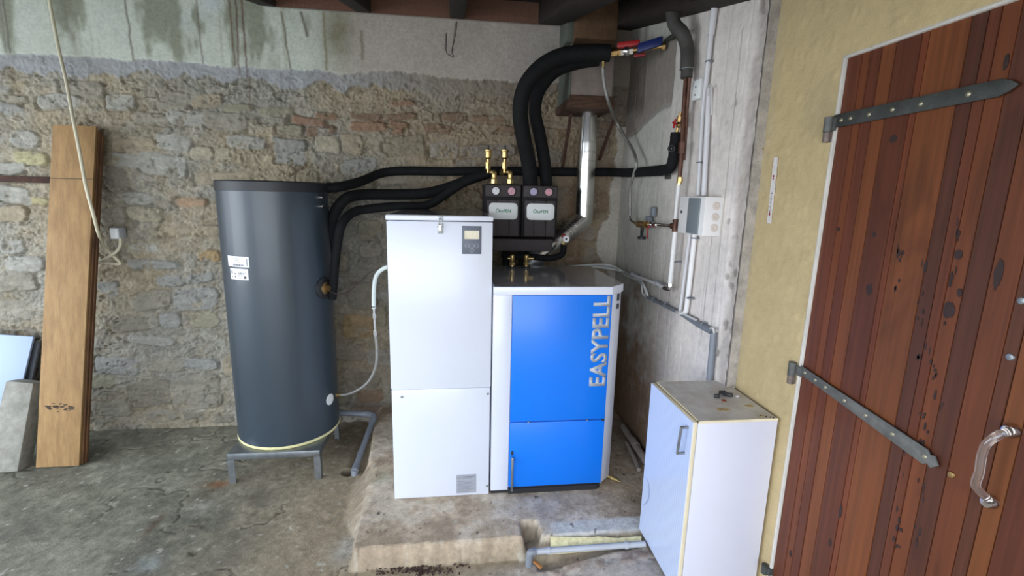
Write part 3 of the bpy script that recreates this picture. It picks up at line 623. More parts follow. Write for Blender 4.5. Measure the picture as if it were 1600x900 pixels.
# black insulated pipes below the manifold
p = [aY(785, 397, 2.86), aY(800, 400, 2.83), aY(840, 402, 2.79), aY(862, 403, 2.78), aY(878, 397, 2.78), aY(881, 382, 2.78)]
b = MB(); b.tube(p, .019, 14); tag(b.build('insulated_pipe', M_black), 'short black insulated pipe bending up from the manifold to the gauge', 'pipe')
for x_, lab in ((.31, 'black pipe stub under the manifold behind the brass vent valve'), (.41, 'black pipe stub under the manifold behind the brass safety valve')):
    b = MB(); b.tube([(x_, 2.87, 1.262), (x_, 2.86, 1.20), (x_, 2.83, 1.14), (x_, 2.82, 1.05)], .020, 12); tag(b.build('pipe_stub', M_black), lab, 'pipe')
g0 = aY(881, 384, 2.78)
t = thing('pressure_gauge', g0, 'small round white pressure gauge with red cap before the steel flue', 'gauge')
b = MB(); b.hexnut(g0, g0 + V((0, 0, .03)), .011); b.hexnut(g0 + V((0, 0, .0)), g0 + V((0, 0, .012)), .014); b.build('fitting', M_brass, t)
b = MB(); c = g0 + V((.008, -.012, .042)); b.lathe(c, (0, -1, 0), [(.020, -.014), (.021, .008), (.019, .011), (.019, .008)], 24); g = b.build('gauge_case', M_gauge, t)
b = MB(); b.lathe(c + V((0, -.0085, 0)), (0, -1, 0), [(.006, 0), (.006, .002)], 12); b.build('gauge_needle', M_ink, g)
b = MB(); b.lathe(g0 + V((-.004, 0, .052)), (0, 0, 1), [(.013, 0), (.014, .012), (.011, .018)], 16); b.build('red_cap', M_redd, t)

# air vents with brass elbows on top of the left group
for px_, lab in ((763, 'brass automatic air vent above the hopper edge'), (789, 'brass automatic air vent standing before the thick black hoses')):
    top = aY(px_, 229, 2.86); bx = top.x
    zz = lambda y: aY(px_, y, 2.86).z
    t = thing('air_vent', (bx, 2.86, zz(275)), lab, 'air vent', 'brass air vents')
    b = MB(); b.lathe((bx, 2.86, zz(252)), (0, 0, 1), [(.006, 0), (.009, .004), (.009, .012), (.018, .020), (.019, .052), (.022, .054), (.022, .064), (.012, .068)], 20); b.build('float_chamber', M_brass, t)
    b = MB(); b.cyl((bx, 2.86, zz(252) + .066), (bx, 2.86, zz(227)), .006, 10); b.build('cap', M_blackp, t)
    b = MB(); b.hexnut((bx, 2.86, zz(264)), (bx, 2.86, zz(255)), .016); b.lathe((bx, 2.86, zz(254.5)), (0, 0, 1), [(.018, 0), (.018, .004), (.008, .006)], 16); b.cyl((bx, 2.86, zz(270)), (bx, 2.86, zz(250)), .009, 12); b.build('check_valve', M_brass, t)
for px_, lab in ((772, 'brass elbow at the end of the two black tank pipes'), (797, 'brass elbow leading into the pump group top')):
    a = aY(px_, 285, 2.86); xx = a.x; zt_ = aY(px_, 270, 2.86).z
    t = thing('brass_elbow', a, lab, 'fitting', 'brass elbows on the pump group')
    b = MB(); b.hexnut((xx, 2.86, a.z - .006), (xx, 2.86, a.z + .018), .019); b.lathe((xx, 2.86, a.z + .016), (0, 0, 1), [(.012, 0), (.015, .006), (.016, .040), (.012, .048), (.004, .052)], 18)
    b.tube([(xx, 2.86, zt_ + .004), (xx - .02, 2.87, zt_ + .004), (xx - .045, 2.88, zt_ + .002)], .013, 14); b.hexnut((xx - .058, 2.885, zt_ + .002), (xx - .038, 2.878, zt_ + .002), .018); b.build('elbow_body', M_brass, t)

# ------------------------------------------------------------------ storage tank on its stand
TX, TY, TR, TZ0, TZ1 = -.962, 2.745, .272, .176, 1.595
t = thing('tank_stand', (TX, 2.68, 0), 'low galvanised steel stand carrying the dark grey tank', 'stand')
sx0, sx1, sy0, sy1, szt = -1.195, -.722, 2.455, 2.90, .172
b = MB(); b.box((sx0, sy0 + .003, szt - .003), (sx1, sy1, szt + .0015)); 
b.build('top_plate', M_steel, t)
for (u0, v0, u1, v1) in ((sx0, sy0, sx1, sy0 + .003), (sx0, sy1 - .003, sx1, sy1), (sx0, sy0, sx0 + .003, sy1), (sx1 - .003, sy0, sx1, sy1)):
    b = MB(); b.box((u0, v0, szt - .034), (u1, v1, szt), .001); b.build('rail', M_steel, t)
for ux, sx in ((sx0, 1), (sx1, -1)):
    for uy, sy in ((sy0, 1), (sy1, -1)):
        b = MB(); b.prism([(ux, uy, 0), (ux + sx * .034, uy, 0), (ux + sx * .034, uy + sy * .003, 0), (ux + sx * .003, uy + sy * .003, 0), (ux + sx * .003, uy + sy * .034, 0), (ux, uy + sy * .034, 0)], (0, 0, szt - .0345)); b.build('leg', M_steel, t)
t = thing('storage_tank', (TX, TY, TZ0), 'tall dark grey hot water storage tank on a low steel stand', 'tank')
b = MB(); b.lathe((TX, TY, TZ0), (0, 0, 1), [(TR - .012, .012), (TR, .016), (TR, TZ1 - TZ0 - .05)], 96); b.build('jacket', M_tank, t)
b = MB(); b.lathe((TX, TY, TZ0 - .002), (0, 0, 1), [(TR - .03, 0), (TR - .001, .001), (TR + .003, .008), (TR - .002, .016), (TR - .02, .017)], 96); b.build('foam_ring', M_foam, t, label='cream foam edge under the jacket')
b = MB(); b.lathe((TX, TY, TZ1 - .056), (0, 0, 1), [(TR - .01, 0), (TR + .003, .002), (TR + .003, .048), (TR - .004, .054), (.01, .056)], 96); b.build('lid', M_tankl, t, label='black rim lid')
def cyl_patch(bb, th0, th1, z0, z1, off, n=8, skew=0, th=None):
    R = TR + off; q = []
    for k in range(n + 1):
        a = th0 + (th1 - th0) * k / n; dz = skew * k / n
        q.append((bb.bm.verts.new((TX + R * math.sin(a), TY - R * math.cos(a), z0 + dz)), bb.bm.verts.new((TX + R * math.sin(a), TY - R * math.cos(a), z1 + dz))))
    for l, r in zip(q, q[1:]): bb.bm.faces.new((l[0], r[0], r[1], l[1]))
def hit(px_, py_):
    d = ray(px_, py_); ox, oy = CAM.x - TX, CAM.y - TY; A_ = d.x ** 2 + d.y ** 2; B_ = ox * d.x + oy * d.y; C_ = ox * ox + oy * oy - TR * TR
    tt = (-B_ - math.sqrt(max(0, B_ * B_ - A_ * C_))) / A_; p = CAM + d * tt
    return math.atan2(p.x - TX, -(p.y - TY)), p.z
for (A1, A2, nm) in (((356, 399), (390, 418), 'shipping_label'), ((360, 418.5), (389, 438), 'pictogram_label')):
    th0, za = hit(*A1); th1, zb = hit(*A2); b = MB(); cyl_patch(b, th0, th1, zb, za, .0012); s_ = b.build(nm, M_paper, t, 0)
    b = MB(); f = lambda u0, v0, u1, v1: cyl_patch(b, th0 + (th1 - th0) * u0, th0 + (th1 - th0) * u1, za - (za - zb) * v1, za - (za - zb) * v0, .0018, 2)
    if nm[0] == 's':
        f(.36, .22, .60, .27); f(.42, .36, .56, .39)
        for k in range(13): f(.28 + k * .04, .74, .28 + k * .04 + (.022 if k % 3 else .012), .90)
        for k in range(9): f(.90, .18 + k * .08, .94, .18 + k * .08 + .05)
        for k in range(4): f(.2 + k * .17, .53, .24 + k * .17, .57)
    else:
        f(.08, .22, .15, .48); f(.27, .42, .36, .50); f(.31, .5, .32, .8); f(.51, .36, .55, .48); f(.62, .32, .66, .48); f(.53, .48, .54, .82); f(.64, .48, .65, .82); f(.53, .80, .65, .83); f(.78, .66, .89, .88); f(.74, .36, .9, .39); f(.74, .36, .76, .56); f(.10, .70, .15, .80); f(.28, .70, .34, .80)
    b.build('print', M_ink, s_, 0)
for px_, py_ in ((503, 308), (506, 322)):
    p = V((TX + TR * math.sin(1.25), TY - TR * math.cos(1.25), aY(px_, py_, 2.7).z)); n_ = V((math.sin(1.25), -math.cos(1.25), 0))
    b = MB(); b.cyl(p - n_ * .01, p + n_ * .022, .012, 14); b.build('sensor_plug', M_nick, t)
an = 1.22; p = V((TX + TR * math.sin(an), TY - TR * math.cos(an), aY(510, 450, 2.65).z)); n_ = V((math.sin(an), -math.cos(an), 0))
b = MB(); b.lathe(p - n_ * .02, n_, [(.062, 0), (.062, .024), (.055, .028)], 28); fl = b.build('flange', M_blackp, t, label='round black flange with brass plug')
b = MB(); b.lathe(p + n_ * .004, n_, [(.034, 0), (.034, .010), (.022, .014)], 20); b.hexnut(p + n_ * .016, p + n_ * .034, .017); b.build('immersion_plug', M_brassd, fl)
p = V((TX + TR * math.sin(an), TY - TR * math.cos(an), aY(521, 624, 2.65).z)); b = MB(); b.lathe(p - n_ * .012, n_, [(.032, 0), (.032, .014)], 20); b.build('cover_disc', M_badge, t)

# ------------------------------------------------------------------ black insulated pipes and hoses
TS = V((TX + TR, TY, 0))
def tube_thing(name, pts, r, mat, label, cat, n=16, jitter=0, group=None, smooth=True, sub=8):
    b = MB(); b.tube(pts, r, n, sub, smooth, jitter); return tag(b.build(name, mat), label, cat, group)
tube_thing('insulated_pipe', [V((TX + TR - .02, TY + .02, aY(505, 293, 2.76).z)), aY(530, 292, 2.80), aY(565, 283, 2.92), aY(595, 271, 3.03), aY(630, 267, 3.06), aY(700, 268, 3.06), aY(760, 267, 3.06), aY(850, 268, 3.06), aY(920, 269, 3.06), aY(952, 269, 3.05), aX(980, 270, XC - .06), aX(1010, 268, XC - .045), aX(1035, 266, XC - .045), aX(1047, 262, XC - .045), aX(1052, 250, XC - .045), aX(1054, 235, XC - .045), aX(1057, 207, XC - .045)], .027, M_black, 'long black insulated pipe crossing the stone wall from tank to concrete wall', 'pipe', jitter=.03)
tube_thing('insulated_pipe', [aY(511, 410, 2.82), aY(513, 375, 2.80), aY(521, 337, 2.79), aY(540, 311, 2.80), aY(570, 304, 2.88), aY(620, 304, 2.93), aY(665, 302, 2.93), aY(700, 293, 2.95), aY(735, 280, 2.945), aY(765, 270, 2.94)], .031, M_black, 'thick black insulated pipe arching from the tank side, upper of the two', 'pipe', jitter=.02)
tube_thing('insulated_pipe', [aY(519, 466, 2.70), aY(521, 440, 2.68), aY(526, 390, 2.66), aY(533, 352, 2.66), aY(552, 332, 2.74), aY(580, 326, 2.80), aY(625, 322, 2.84), aY(665, 321, 2.86), aY(690, 308, 2.86), aY(715, 291, 2.86), aY(742, 277, 2.87), aY(762, 271, 2.88)], .025, M_black, 'taped black insulated pipe rising from the tank flange, lower of the two', 'pipe', jitter=.05)
gt = aY(827, 289, 2.89).z
tube_thing('insulated_hose', [aY(829, 290, 2.89), aY(826, 255, 2.86), aY(818, 215, 2.80), aY(813, 175, 2.76), aY(820, 137, 2.73), aY(843, 107, 2.71), aY(875, 89, 2.70), aY(915, 83, 2.68), aY(953, 83, 2.66)], .044, M_black, 'thickest black insulated hose arching over to the red-handled valve', 'hose', 20)
tube_thing('insulated_hose', [aY(854, 290, 2.92), aY(851, 255, 2.90), aY(843, 210, 2.88), aY(836, 175, 2.87), aY(842, 142, 2.86), aY(866, 112, 2.84), aY(900, 98, 2.79), aY(935, 92, 2.765)], .037, M_black, 'black insulated hose running inside the arch of the thicker one', 'hose', 20)

# valves at the end of the hoses
v0 = aY(953, 83, 2.66); v2 = aX(1040, 72, XC - .005)
dirv = (v2 - v0); L_ = dirv.length; dn_ = dirv.normalized(); up = V((0, 0, 1))
P_ = lambda s: v0 + dirv * s
t = thing('ball_valve', P_(.1), 'chromed ball valve with red handle at the end of the thick hose', 'valve')
b = MB(); b.cyl(P_(-.02), P_(.48), .013, 14); b.hexnut(P_(.02), P_(.14), .022); b.hexnut(P_(.16), P_(.20), .026); b.build('union_nut', M_brassd, t)
b = MB(); b.ball(P_(.30), .027); b.hexnut(P_(.20), P_(.26), .025); b.hexnut(P_(.35), P_(.42), .025); b.build('valve_body', M_nick, t)
b = MB(); b.obox(P_(.32) + up * .030 + V((0, -.01, 0)), dn_ * .058, dn_.cross(up).normalized() * .013, up * .013, .005); b.cyl(P_(.26) + up * .0, P_(.26) + up * .04, .008, 10); b.build('handle', M_red, t, label='red lever handle')
t = thing('ball_valve', P_(.7), 'ball valve with dark blue handle fixed to the concrete wall', 'valve')
b = MB(); b.cyl(P_(.46), P_(1.0), .012, 14); b.hexnut(P_(.5), P_(.56), .020); b.ball(P_(.62), .022); b.hexnut(P_(.93), P_(.99), .02); b.build('valve_body', M_brassd, t)
b = MB(); b.obox(P_(.76) + up * .008 + V((-.02, -.02, 0)), dn_ * .062 + up * .012, dn_.cross(up).normalized() * .012, up * .023, .008); b.build('handle', M_blu, t, label='dark blue lever handle')
b = MB(); b.obox(P_(.55) - up * .030, dn_ * .03, dn_.cross(up).normalized() * .010, up * .007, .003); b.build('lever_end', M_redd, t)

# braided hose with brass nut
a = aY(943, 92, 2.665)
t = thing('braided_hose', a, 'long braided steel hose hanging from the thick hose to the filling valve', 'hose')
b = MB(); b.hexnut(aY(943, 106, 2.665), aY(943, 92, 2.665), .011); b.build('nut', M_brass, t)
hp = [aY(942, 106, 2.665), aY(944, 130, 2.67), aY(951, 160, 2.70), aX(963, 190, .98), aX(977, 215, 1.02), aX(989, 235, 1.04), aX(994.5, 255, 1.03), aX(989, 277, 1.03), aX(985, 295, 1.04), aX(984.5, 318, 1.05), aX(984.5, 338, 1.05)]
b = MB(); b.tube(hp, .0095, 12); b.build('hose', M_braid, t)
b = MB(); b.cyl(hp[-1], aX(985, 344, 1.05), .012, 12); b.tube([aX(985, 342, 1.05), aX(988, 346, 1.05), aX(994, 349, 1.05)], .009, 10); b.build('end_fitting', M_nick, t)

# filling valve
X1 = XC - .05
t = thing('filling_valve', aX(1003, 351, X1), 'brass filling valve with black funnel and dark red lever on the concrete wall', 'valve')
b = MB(); b.cyl(aX(993, 349, X1), aX(1055, 353, X1), .009, 12); b.hexnut(aX(997, 349.5, X1), aX(1000, 350, X1), .018); b.build('pipe_run', M_nick, t)
b = MB(); b.cyl(aX(998, 350, X1), aX(1010, 351, X1), .020, 18); b.hexnut(aX(1011, 351, X1), aX(1015, 351, X1), .017); b.build('valve_body', M_brassd, t)
a = aX(1003.5, 354, X1); c = aX(1002.5, 372, X1)
b = MB(); b.obox((a + c) / 2 + V((0, .012, 0)), V((.004, 0, 0)), V((0, .003, 0)), V((0, .004, (a.z - c.z) / 2))); b.obox((a + c) / 2 - V((0, .012, 0)), V((.004, 0, 0)), V((0, .003, 0)), V((0, -.004, (a.z - c.z) / 2))); b.lathe(c + V((0, 0, -.006)), (0, 0, 1), [(.022, 0), (.024, .014), (.018, .015), (.016, .004)], 20); b.build('funnel', M_blackp, t)
b = MB(); q0 = aX(1016, 352, X1 - .01); q1 = aX(1012, 358, X1 - .02); q2 = aX(1011.5, 373, X1 - .022); b.tube([q0, q1, q2], .005, 8); b.build('lever', M_redd, t)
b = MB(); b.ball(aX(1018, 351, X1), .016); b.hexnut(aX(1022, 351.5, X1), aX(1027, 352, X1), .014); b.build('stop_valve', M_nick, t)
t = thing('wall_bracket', aX(1020, 340, XC - .02), 'old dark grey clamp fixed to the concrete wall behind the filling valve', 'bracket')
b = MB(); a = aX(1021, 328, XC - .02); c = aX(1015, 347, XC - .02); b.obox(a + V((0, 0, -.01)), V((.012, 0, 0)), V((0, .018, 0)), V((0, 0, .026)), .006); b.build('plate', M_pvc, t); b = MB(); b.obox(c + V((-.004, 0, .01)), V((.014, 0, 0)), V((0, .022, 0)), V((0, .006, .022)), .006); b.build('jaw', M_pvc, t)

# copper riser, white riser and their fittings
t = thing('water_riser', aX(1057, 352, X1), 'vertical water pipe with copper upper half and white sleeved lower half', 'pipe')
b = MB(); b.tube([aX(1072, 118, X1), aX(1068, 180, X1), aX(1065, 240, X1), aX(1062, 278, X1)], .010, 12); b.tube([aX(1078, 121, X1), aX(1074, 170, X1 + .012), aX(1069, 250, X1 + .02)], .007, 10); b.hexnut(aX(1067, 222, X1), aX(1065.5, 240, X1), .018); b.build('copper_pipe', M_copper, t, label='brown tarnished copper pipe')
b = MB(); b.hexnut(aX(1062, 284, X1), aX(1062.5, 277, X1), .014); b.hexnut(aX(1061, 288, X1), aX(1061.5, 284, X1), .012); b.build('brass_coupling', M_brass, t)
b = MB(); b.cyl(aX(1060.5, 288, X1), aX(1055.5, 345, X1), .010, 14); b.cyl(aX(1055, 362, X1), aX(1047, 444, X1), .0115, 14); b.build('white_pipe', M_pvcw, t)
b = MB(); b.cyl(aX(1056, 343, X1), aX(1054.5, 362, X1), .0125, 14); b.hexnut(aX(1050, 353, X1), aX(1053, 353, X1), .016); b.hexnut(aX(1056, 347, X1), aX(1056, 343, X1), .015); b.hexnut(aX(1054.5, 362, X1), aX(1055, 358, X1), .015); b.build('tee', M_copper, t)
b = MB(); b.tube([aX(1047, 444, X1), aX(1045.5, 451, X1), aX(1038, 450, X1)], .011, 12); b.hexnut(aX(1047, 447, X1), aX(1047.3, 443, X1), .015); b.build('elbow', M_nick, t)
b = MB(); b.cyl(aX(1039, 450, X1), aX(1026, 443, X1), .010, 12); b.cyl(aX(1027, 443.5, X1), aX(988, 429, X1), .008, 12); b.build('level_pipe', M_pvcl, t)
for x_, y_ in ((1051, 409), (1028, 443), (988, 429)):
    p = aX(x_, y_, X1 + .004); b = MB(); b.ring(p, (0, 0, 1) if y_ < 420 else (0, 1, .0), .013, .003, 16, 6); b.cyl(p + V((.012, 0, 0)), V((XC, p.y, p.z)), .004, 8); b.build('pipe_clip', M_pvc, t)
# black cold-water stub with red wheel
t = thing('stop_cock', aX(1056, 205, X1), 'small stop cock with red wheel above the black insulated riser', 'valve')
b = MB(); b.cyl(aX(1057.5, 208, X1), aX(1064, 175, X1), .008, 12); b.hexnut(aX(1061, 190, X1), aX(1062.5, 182, X1), .013); b.ball(aX(1060.5, 195, X1), .014); b.build('valve_body', M_brassd, t)
p = aX(1054, 193, X1 - .03); b = MB(); b.cyl(aX(1060, 194, X1), p, .004, 8)
for k in range(4):
    a_ = k * math.pi / 2 + .4; b.obox(p + V((0, math.cos(a_) * .010, math.sin(a_) * .010)), V((.004, 0, 0)), V((0, math.cos(a_) * .011, math.sin(a_) * .011)), V((0, -math.sin(a_) * .005, math.cos(a_) * .005)), .002)
b.build('wheel', M_red, t, label='red wheel handle')
p = aX(1049, 232, X1 - .03); b = MB(); b.ring(p, (.2, 1, 0), .014, .004, 14, 6); b.cyl(p, aX(1054, 232, X1), .005, 8); tag(b.build('pipe_tap', M_blackp), 'small black tap handle on the insulated riser', 'tap')

# grey insulated pipe from the roof
t = thing('grey_riser', aX(1073, 120, X1), 'thick grey insulated pipe coming down from the roof with a short branch', 'pipe')
b = MB(); b.tube([aX(1049, -14, .98), aX(1050, 12, .985), aX(1054, 38, .995), aX(1066, 52, 1.02), aX(1073, 72, X1), aX(1074, 95, X1), aX(1072.5, 122, X1)], lambda s: .030 if s < .9 else .026, 16); b.build('insulation', M_insg, t)
b = MB(); b.tube([aX(1062, 50, 1.02), aX(1052, 55, 1.05), aX(1040, 64, XC)], .010, 10); b.build('branch', M_irond, t)
b = MB(); b.ring(aX(1073, 108, X1), (0, .05, 1), .029, .003, 20, 6); b.build('band', M_steel, t)
tube_thing('wire', [aX(1042, 31, 1.02), aX(1047, 18, 1.02), aX(1066, 4, 1.0), aX(1076, 14, 1.02), aX(1068, 22, 1.05), aX(1060, 30, 1.06)], .0022, M_copper, 'bent copper coloured wire tied round the grey pipe at the roof', 'wire', 8)

# ------------------------------------------------------------------ electrical things on the concrete wall
XE = XC - .018
t = thing('wall_conduit', aX(1090, 300, XE), 'pair of pale upright conduits on the concrete wall above the socket box', 'conduit', None)
b = MB(); b.cyl(aX(1117, 8, XE), aX(1111, 55, XE), .014, 14); b.build('grey_sleeve', M_pvcl, t)
b = MB(); b.cyl(aX(1111, 54, XE), aX(1098, 180, XE), .0105, 14); b.cyl(aX(1098, 180, XE), aX(1091, 306, XE), .009, 14); b.build('conduit_tube', M_pvcl, t)
b = MB(); b.cyl(aX(1108, 138, XE), aX(1099.5, 306, XE), .011, 14); b.build('conduit_tube', M_pvcl, t)
b = MB(); b.tube([aX(1106, 150, XE - .01), aX(1108, 134, XE - .012), aX(1112, 140, XE - .01), aX(1112, 180, XE - .002)], .003, 8); b.build('wire', M_cable, t)
for x_, y_ in ((1108, 96), (1094, 254)):
    p = aX(x_, y_, XE); b = MB(); b.ring(p, (0, 0, 1), .014, .003, 16, 6); b.cyl(p, V((XC, p.y, p.z)), .005, 8); b.build('clip', M_pvc, t)
t = thing('wall_conduit', aX(1070, 430, XE), 'pair of pale upright conduits on the concrete wall below the socket box', 'conduit')
b = MB(); b.cyl(aX(1079, 362, XE), aX(1063, 486, XE), .009, 14); b.build('conduit_tube', M_pvcl, t)
b = MB(); b.tube([aX(1086, 362, XE), aX(1079, 425, XE), aX(1073, 478, XE), aX(1070, 489, XE), aX(1064, 489, XE)], .012, 14); b.build('conduit_tube', M_pvcw, t)
for x_, y_ in ((1086, 372), (1079, 466)):
    p = aX(x_, y_, XE); b = MB(); b.ring(p, (0, 0, 1), .015, .003, 16, 6); b.cyl(p, V((XC, p.y, p.z)), .005, 8); b.build('clip', M_pvc, t)
t = thing('cable_conduit', aX(1060, 490, XE), 'grey conduit running level along the concrete wall then dropping behind the cabinet', 'conduit')
b = MB(); b.cyl(aX(1012, 464, XE), aX(1058, 487, XE), .010, 14); b.build('level_tube', M_pvc, t)
b = MB(); b.cyl(aX(1066, 491, XE), aX(1092, 508, XE), .011, 14); b.cyl(aX(1090, 506, XE), aX(1112, 518, XE), .014, 14); b.build('level_tube', M_pvc, t)
b = MB(); b.cyl(aX(1115, 520, XE), aX(1108, 600, XE), .013, 14); b.build('upright_tube', M_pvc, t)
b = MB(); b.tube([aX(1056, 487, XE - .003), aX(1063, 488, XE - .006), aX(1075, 494, XE - .004), aX(1088, 500, XE)], .006, 8); b.build('cable', M_cable, t)
b = MB(); b.tube([aX(1108, 514, XE - .003), aX(1114, 513, XE - .008), aX(1116, 522, XE)], .005, 8); b.build('cable', M_cable, t)
for x_, y_ in ((1022, 469), (1100, 508), (1041, 477)):
    p = aX(x_, y_, XE); b = MB(); b.ring(p, (0, 1, 0), .014, .003, 16, 6); b.cyl(p, V((XC, p.y, p.z)), .005, 8); b.build('clip', M_pvc, t)
# cables from the boiler
cb = [[aY(880, 417, 2.80), aY(905, 415, 2.82), aY(940, 413, 2.86), aY(958, 416, 2.86), aX(972, 423, XC - .03), aX(988, 431, XC - .03), aX(1001, 437, XC - .03), aX(1009, 452, XC - .03), aX(1013, 465, XE)],
      [aY(900, 417, 2.78), aY(925, 417, 2.82), aY(945, 419, 2.86), aY(960, 421, 2.86), aX(974, 426, XC - .02), aX(992, 437, XC - .02), aX(1002, 444, XC - .035), aX(1004, 458, XC - .03), aX(1011, 465, XE)],
      [aY(890, 416, 2.79), aY(918, 416, 2.84), aY(950, 417, 2.88), aX(966, 421, XC - .04), aX(980, 432, XC - .04), aX(1000, 438, XC - .03), aX(1006, 447, XC - .04), aX(1010, 460, XC - .02)]]
for c_, lab in zip(cb, ('pale grey cable from the boiler, uppermost of the bundle', 'pale grey cable from the boiler, lowest of the bundle', 'pale grey cable from the boiler, middle of the bundle')):
    tube_thing('electric_cable', c_, .0055, M_cable, lab, 'cable', 8, group='cables leaving the boiler')
# switch
t = thing('junction_box', aX(1090, 160, XC), 'small white rectangular box high on the concrete wall', 'switch box')
a = aX(1098, 122, XC - .02); c = aX(1083, 158, XC - .02); b = MB(); b.box((XC - .03, a.y, c.z), (XC + .005, c.y, a.z), .004); b.build('housing', M_badge, t)
p = (a + c) / 2; b = MB(); b.cyl(V((XC - .032, p.y, p.z + .012)), V((XC - .028, p.y, p.z + .012)), .004, 12); b.cyl(V((XC - .032, p.y, p.z - .022)), V((XC - .028, p.y, p.z - .022)), .004, 12); b.build('screw', M_steel, t)
# socket box
XB = XC - .075
a = aX(1103, 308, XB); c = aX(1072, 365, XB); q = aX(1096, 308, XB)
t = thing('socket_box', V((XB, (a.y + c.y) / 2, c.z)), 'white electrical box with grey lid on the concrete wall', 'electrical box')
cl_ = aX(1058, 362, XB); b = MB(); b.box((XB, a.y, c.z), (XC + .003, cl_.y, a.z + .002), .004); b.build('housing', M_pvcw, t)
b = MB(); b.box((XB - .006, q.y, c.z + .004), (XB + .002, c.y - .004, a.z - .004), .003); b.build('lid', pbr('grey_blue_lid', srgb(118, 126, 130), .35), t, label='grey blue lid')
for k in (0.22, .5, .78):
    z = c.z + (a.z - c.z) * k; cc = V(((XB + XC) / 2 + .012, a.y, z)); b = MB(); b.lathe(cc, (0, -1, 0), [(.017, -.002), (.017, .002), (.013, .003), (.006, .0035), (.003, .002)], 20); b.build('cable_knockout', pbr('dusty_cream_plastic', srgb(202, 190, 180), .6), t)
b = MB(); p = aX(1065, 331, XB); b.box((XB - .003, p.y - .006, p.z - .006), (XB + .002, p.y + .006, p.z + .006), .001); b.build('lock_tab', M_irond, t)
b = MB(); a = aX(1043, 276, XC - .01); b.box((XC - .016, a.y - .025, a.z - .012), (XC + .004, a.y + .025, a.z + .008), .003); tag(b.build('wall_plug', M_insg), 'small grey wooden plug in the concrete wall under the black pipe', 'wall plug')

# ------------------------------------------------------------------ flue
FX, FYc = aY(916, 260, 2.965).x, 2.965; FR = .057
zf = lambda y: aY(917, y, FYc).z
t = thing('flue_pipe', (FX, FYc, zf(335)), 'shiny stainless steel flue pipe bending down from the chimney box', 'flue')
b = MB(); b.lathe((FX, FYc, zf(222)), (0, 0, 1), [(FR, 0), (FR * .86, zf(168) - zf(222))], 40); b.build('upper_section', M_chrome, t)
b = MB(); b.lathe((FX, FYc, zf(336)), (0, 0, 1), [(FR, 0), (FR, zf(222) - zf(336))], 40); b.build('straight_section', M_chrome, t)
for y_ in (223, 238, 252, 262, 322): b = MB(); b.lathe((FX, FYc, zf(y_) - .004), (0, 0, 1), [(FR, 0), (FR + .003, .002), (FR + .003, .006), (FR, .008)], 40); b.build('collar', M_chrome, t)
f0 = V((FX, FYc, zf(334))); f1 = V((FX - .015, FYc - .008, zf(345))); f2 = aY(838, 402, 2.85); fm = f1 + (f2 - f1) * .10
b = MB(); b.tube([f0, V((FX - .006, FYc, zf(343))), f1 + (f2 - f1) * .09, f1 + (f2 - f1) * .2], FR + .001, 36, 3); b.build('elbow', M_chrome, t)
b = MB(); b.cyl(f1 + (f2 - f1) * .18, f2, FR, 36); b.build('slanted_section', M_chrome, t)
dd = (f2 - f1).normalized()
for k in (.22, .28, .34): b = MB(); q = f1 + (f2 - f1) * k; b.lathe(q, dd, [(FR, 0), (FR + .003, .002), (FR + .003, .007), (FR, .009)], 36); b.build('collar', M_chrome, t)
b = MB(); b.lathe(f2 - dd * .01, dd, [(FR + .002, 0), (FR + .006, .02), (FR * .9, .05), (FR * .9, .09)], 30); b.build('boiler_socket', M_steel, t)
# chimney box
CX0, CX1, CY = aY(891, 140, 2.82).x, aY(957, 140, 2.82).x, 2.82
z = lambda y: aY(925, y, CY).z
t = thing('chimney_box', ((CX0 + CX1) / 2, 2.97, z(170)), 'boxed masonry chimney in the corner with rusty timber under it', 'chimney')
M_ch = pbr('grey_render', srgb(128, 116, 108), .9, vary=.2, vs=8, bump=.8); M_chb = pbr('scorched_brown_masonry', srgb(98, 72, 48), .9, vary=.45, vs=9, bump=1)
b = MB(); b.box((CX0, CY, z(152)), (CX1, YB, z(74)), .004); b.build('lower_casing', M_ch, t)
b = MB(); b.prism([(CX0 - .012, CY - .004, z(156)), (CX0 + .004, CY - .004, z(156)), (CX0 + .004, CY - .004, z(70)), (CX0 - .004, CY - .004, z(70))], (0, .29, 0)); b.build('side_board', pbr('green_grey_board', srgb(88, 92, 82), .8, vary=.2), t, label='greenish grey side board')
b = MB(); b.prism([(CX0 - .02, CY - .014, z(170)), (CX1 + .015, CY - .014, z(170)), (CX1 + .008, CY - .014, z(150)), (CX0 - .005, CY - .014, z(150))], (0, .31, 0), .003); b.build('bottom_timber', pbr('scorched_timber', srgb(78, 54, 38), .85, vary=.5, vs=14, bump=.8, stretch=(1, 6, 6)), t, label='scorched brown timber collar')
zz = z(74); 
b = MB()
b.rings([[V((CX0, CY, zz)), V((CX1, CY, zz)), V((CX1, YB, zz)), V((CX0, YB, zz))], [V((CX0 + .03, CY + .05, z(56))), V((CX1 + .015, CY + .05, z(56))), V((CX1 + .015, YB, z(56))), V((CX0 + .03, YB, z(56)))]]); b.build('sloped_shoulder', M_chb, t)
b = MB(); b.box((CX0 + .03, CY + .05, z(57)), (CX1 + .025, YB, 2.70), .004); b.build('brick_shaft', M_chb, t)
b = MB(); b.box((CX0 - .012, CY + .10, z(58)), (CX0 + .032, YB, 2.62), .003); b.build('side_flashing', MATS['green_grey_board'], t)
for (x0, y0, x1, y1, lab) in ((892, 178, 879, 262, 'thin rusty iron strut left of the flue'), (960, 184, 936, 250, 'thin rusty iron strut right of the flue')):
    a = aY(x0, y0, 2.92); c = aY(x1, y1, 3.09); d_ = (c - a); u_ = frame(d_)[0]; v_ = frame(d_)[1]
    b = MB(); b.obox((a + c) / 2, d_ / 2, u_ * .010, v_ * .004, .001); tag(b.build('chimney_strut', M_rust), lab, 'strut', 'struts under the chimney box')

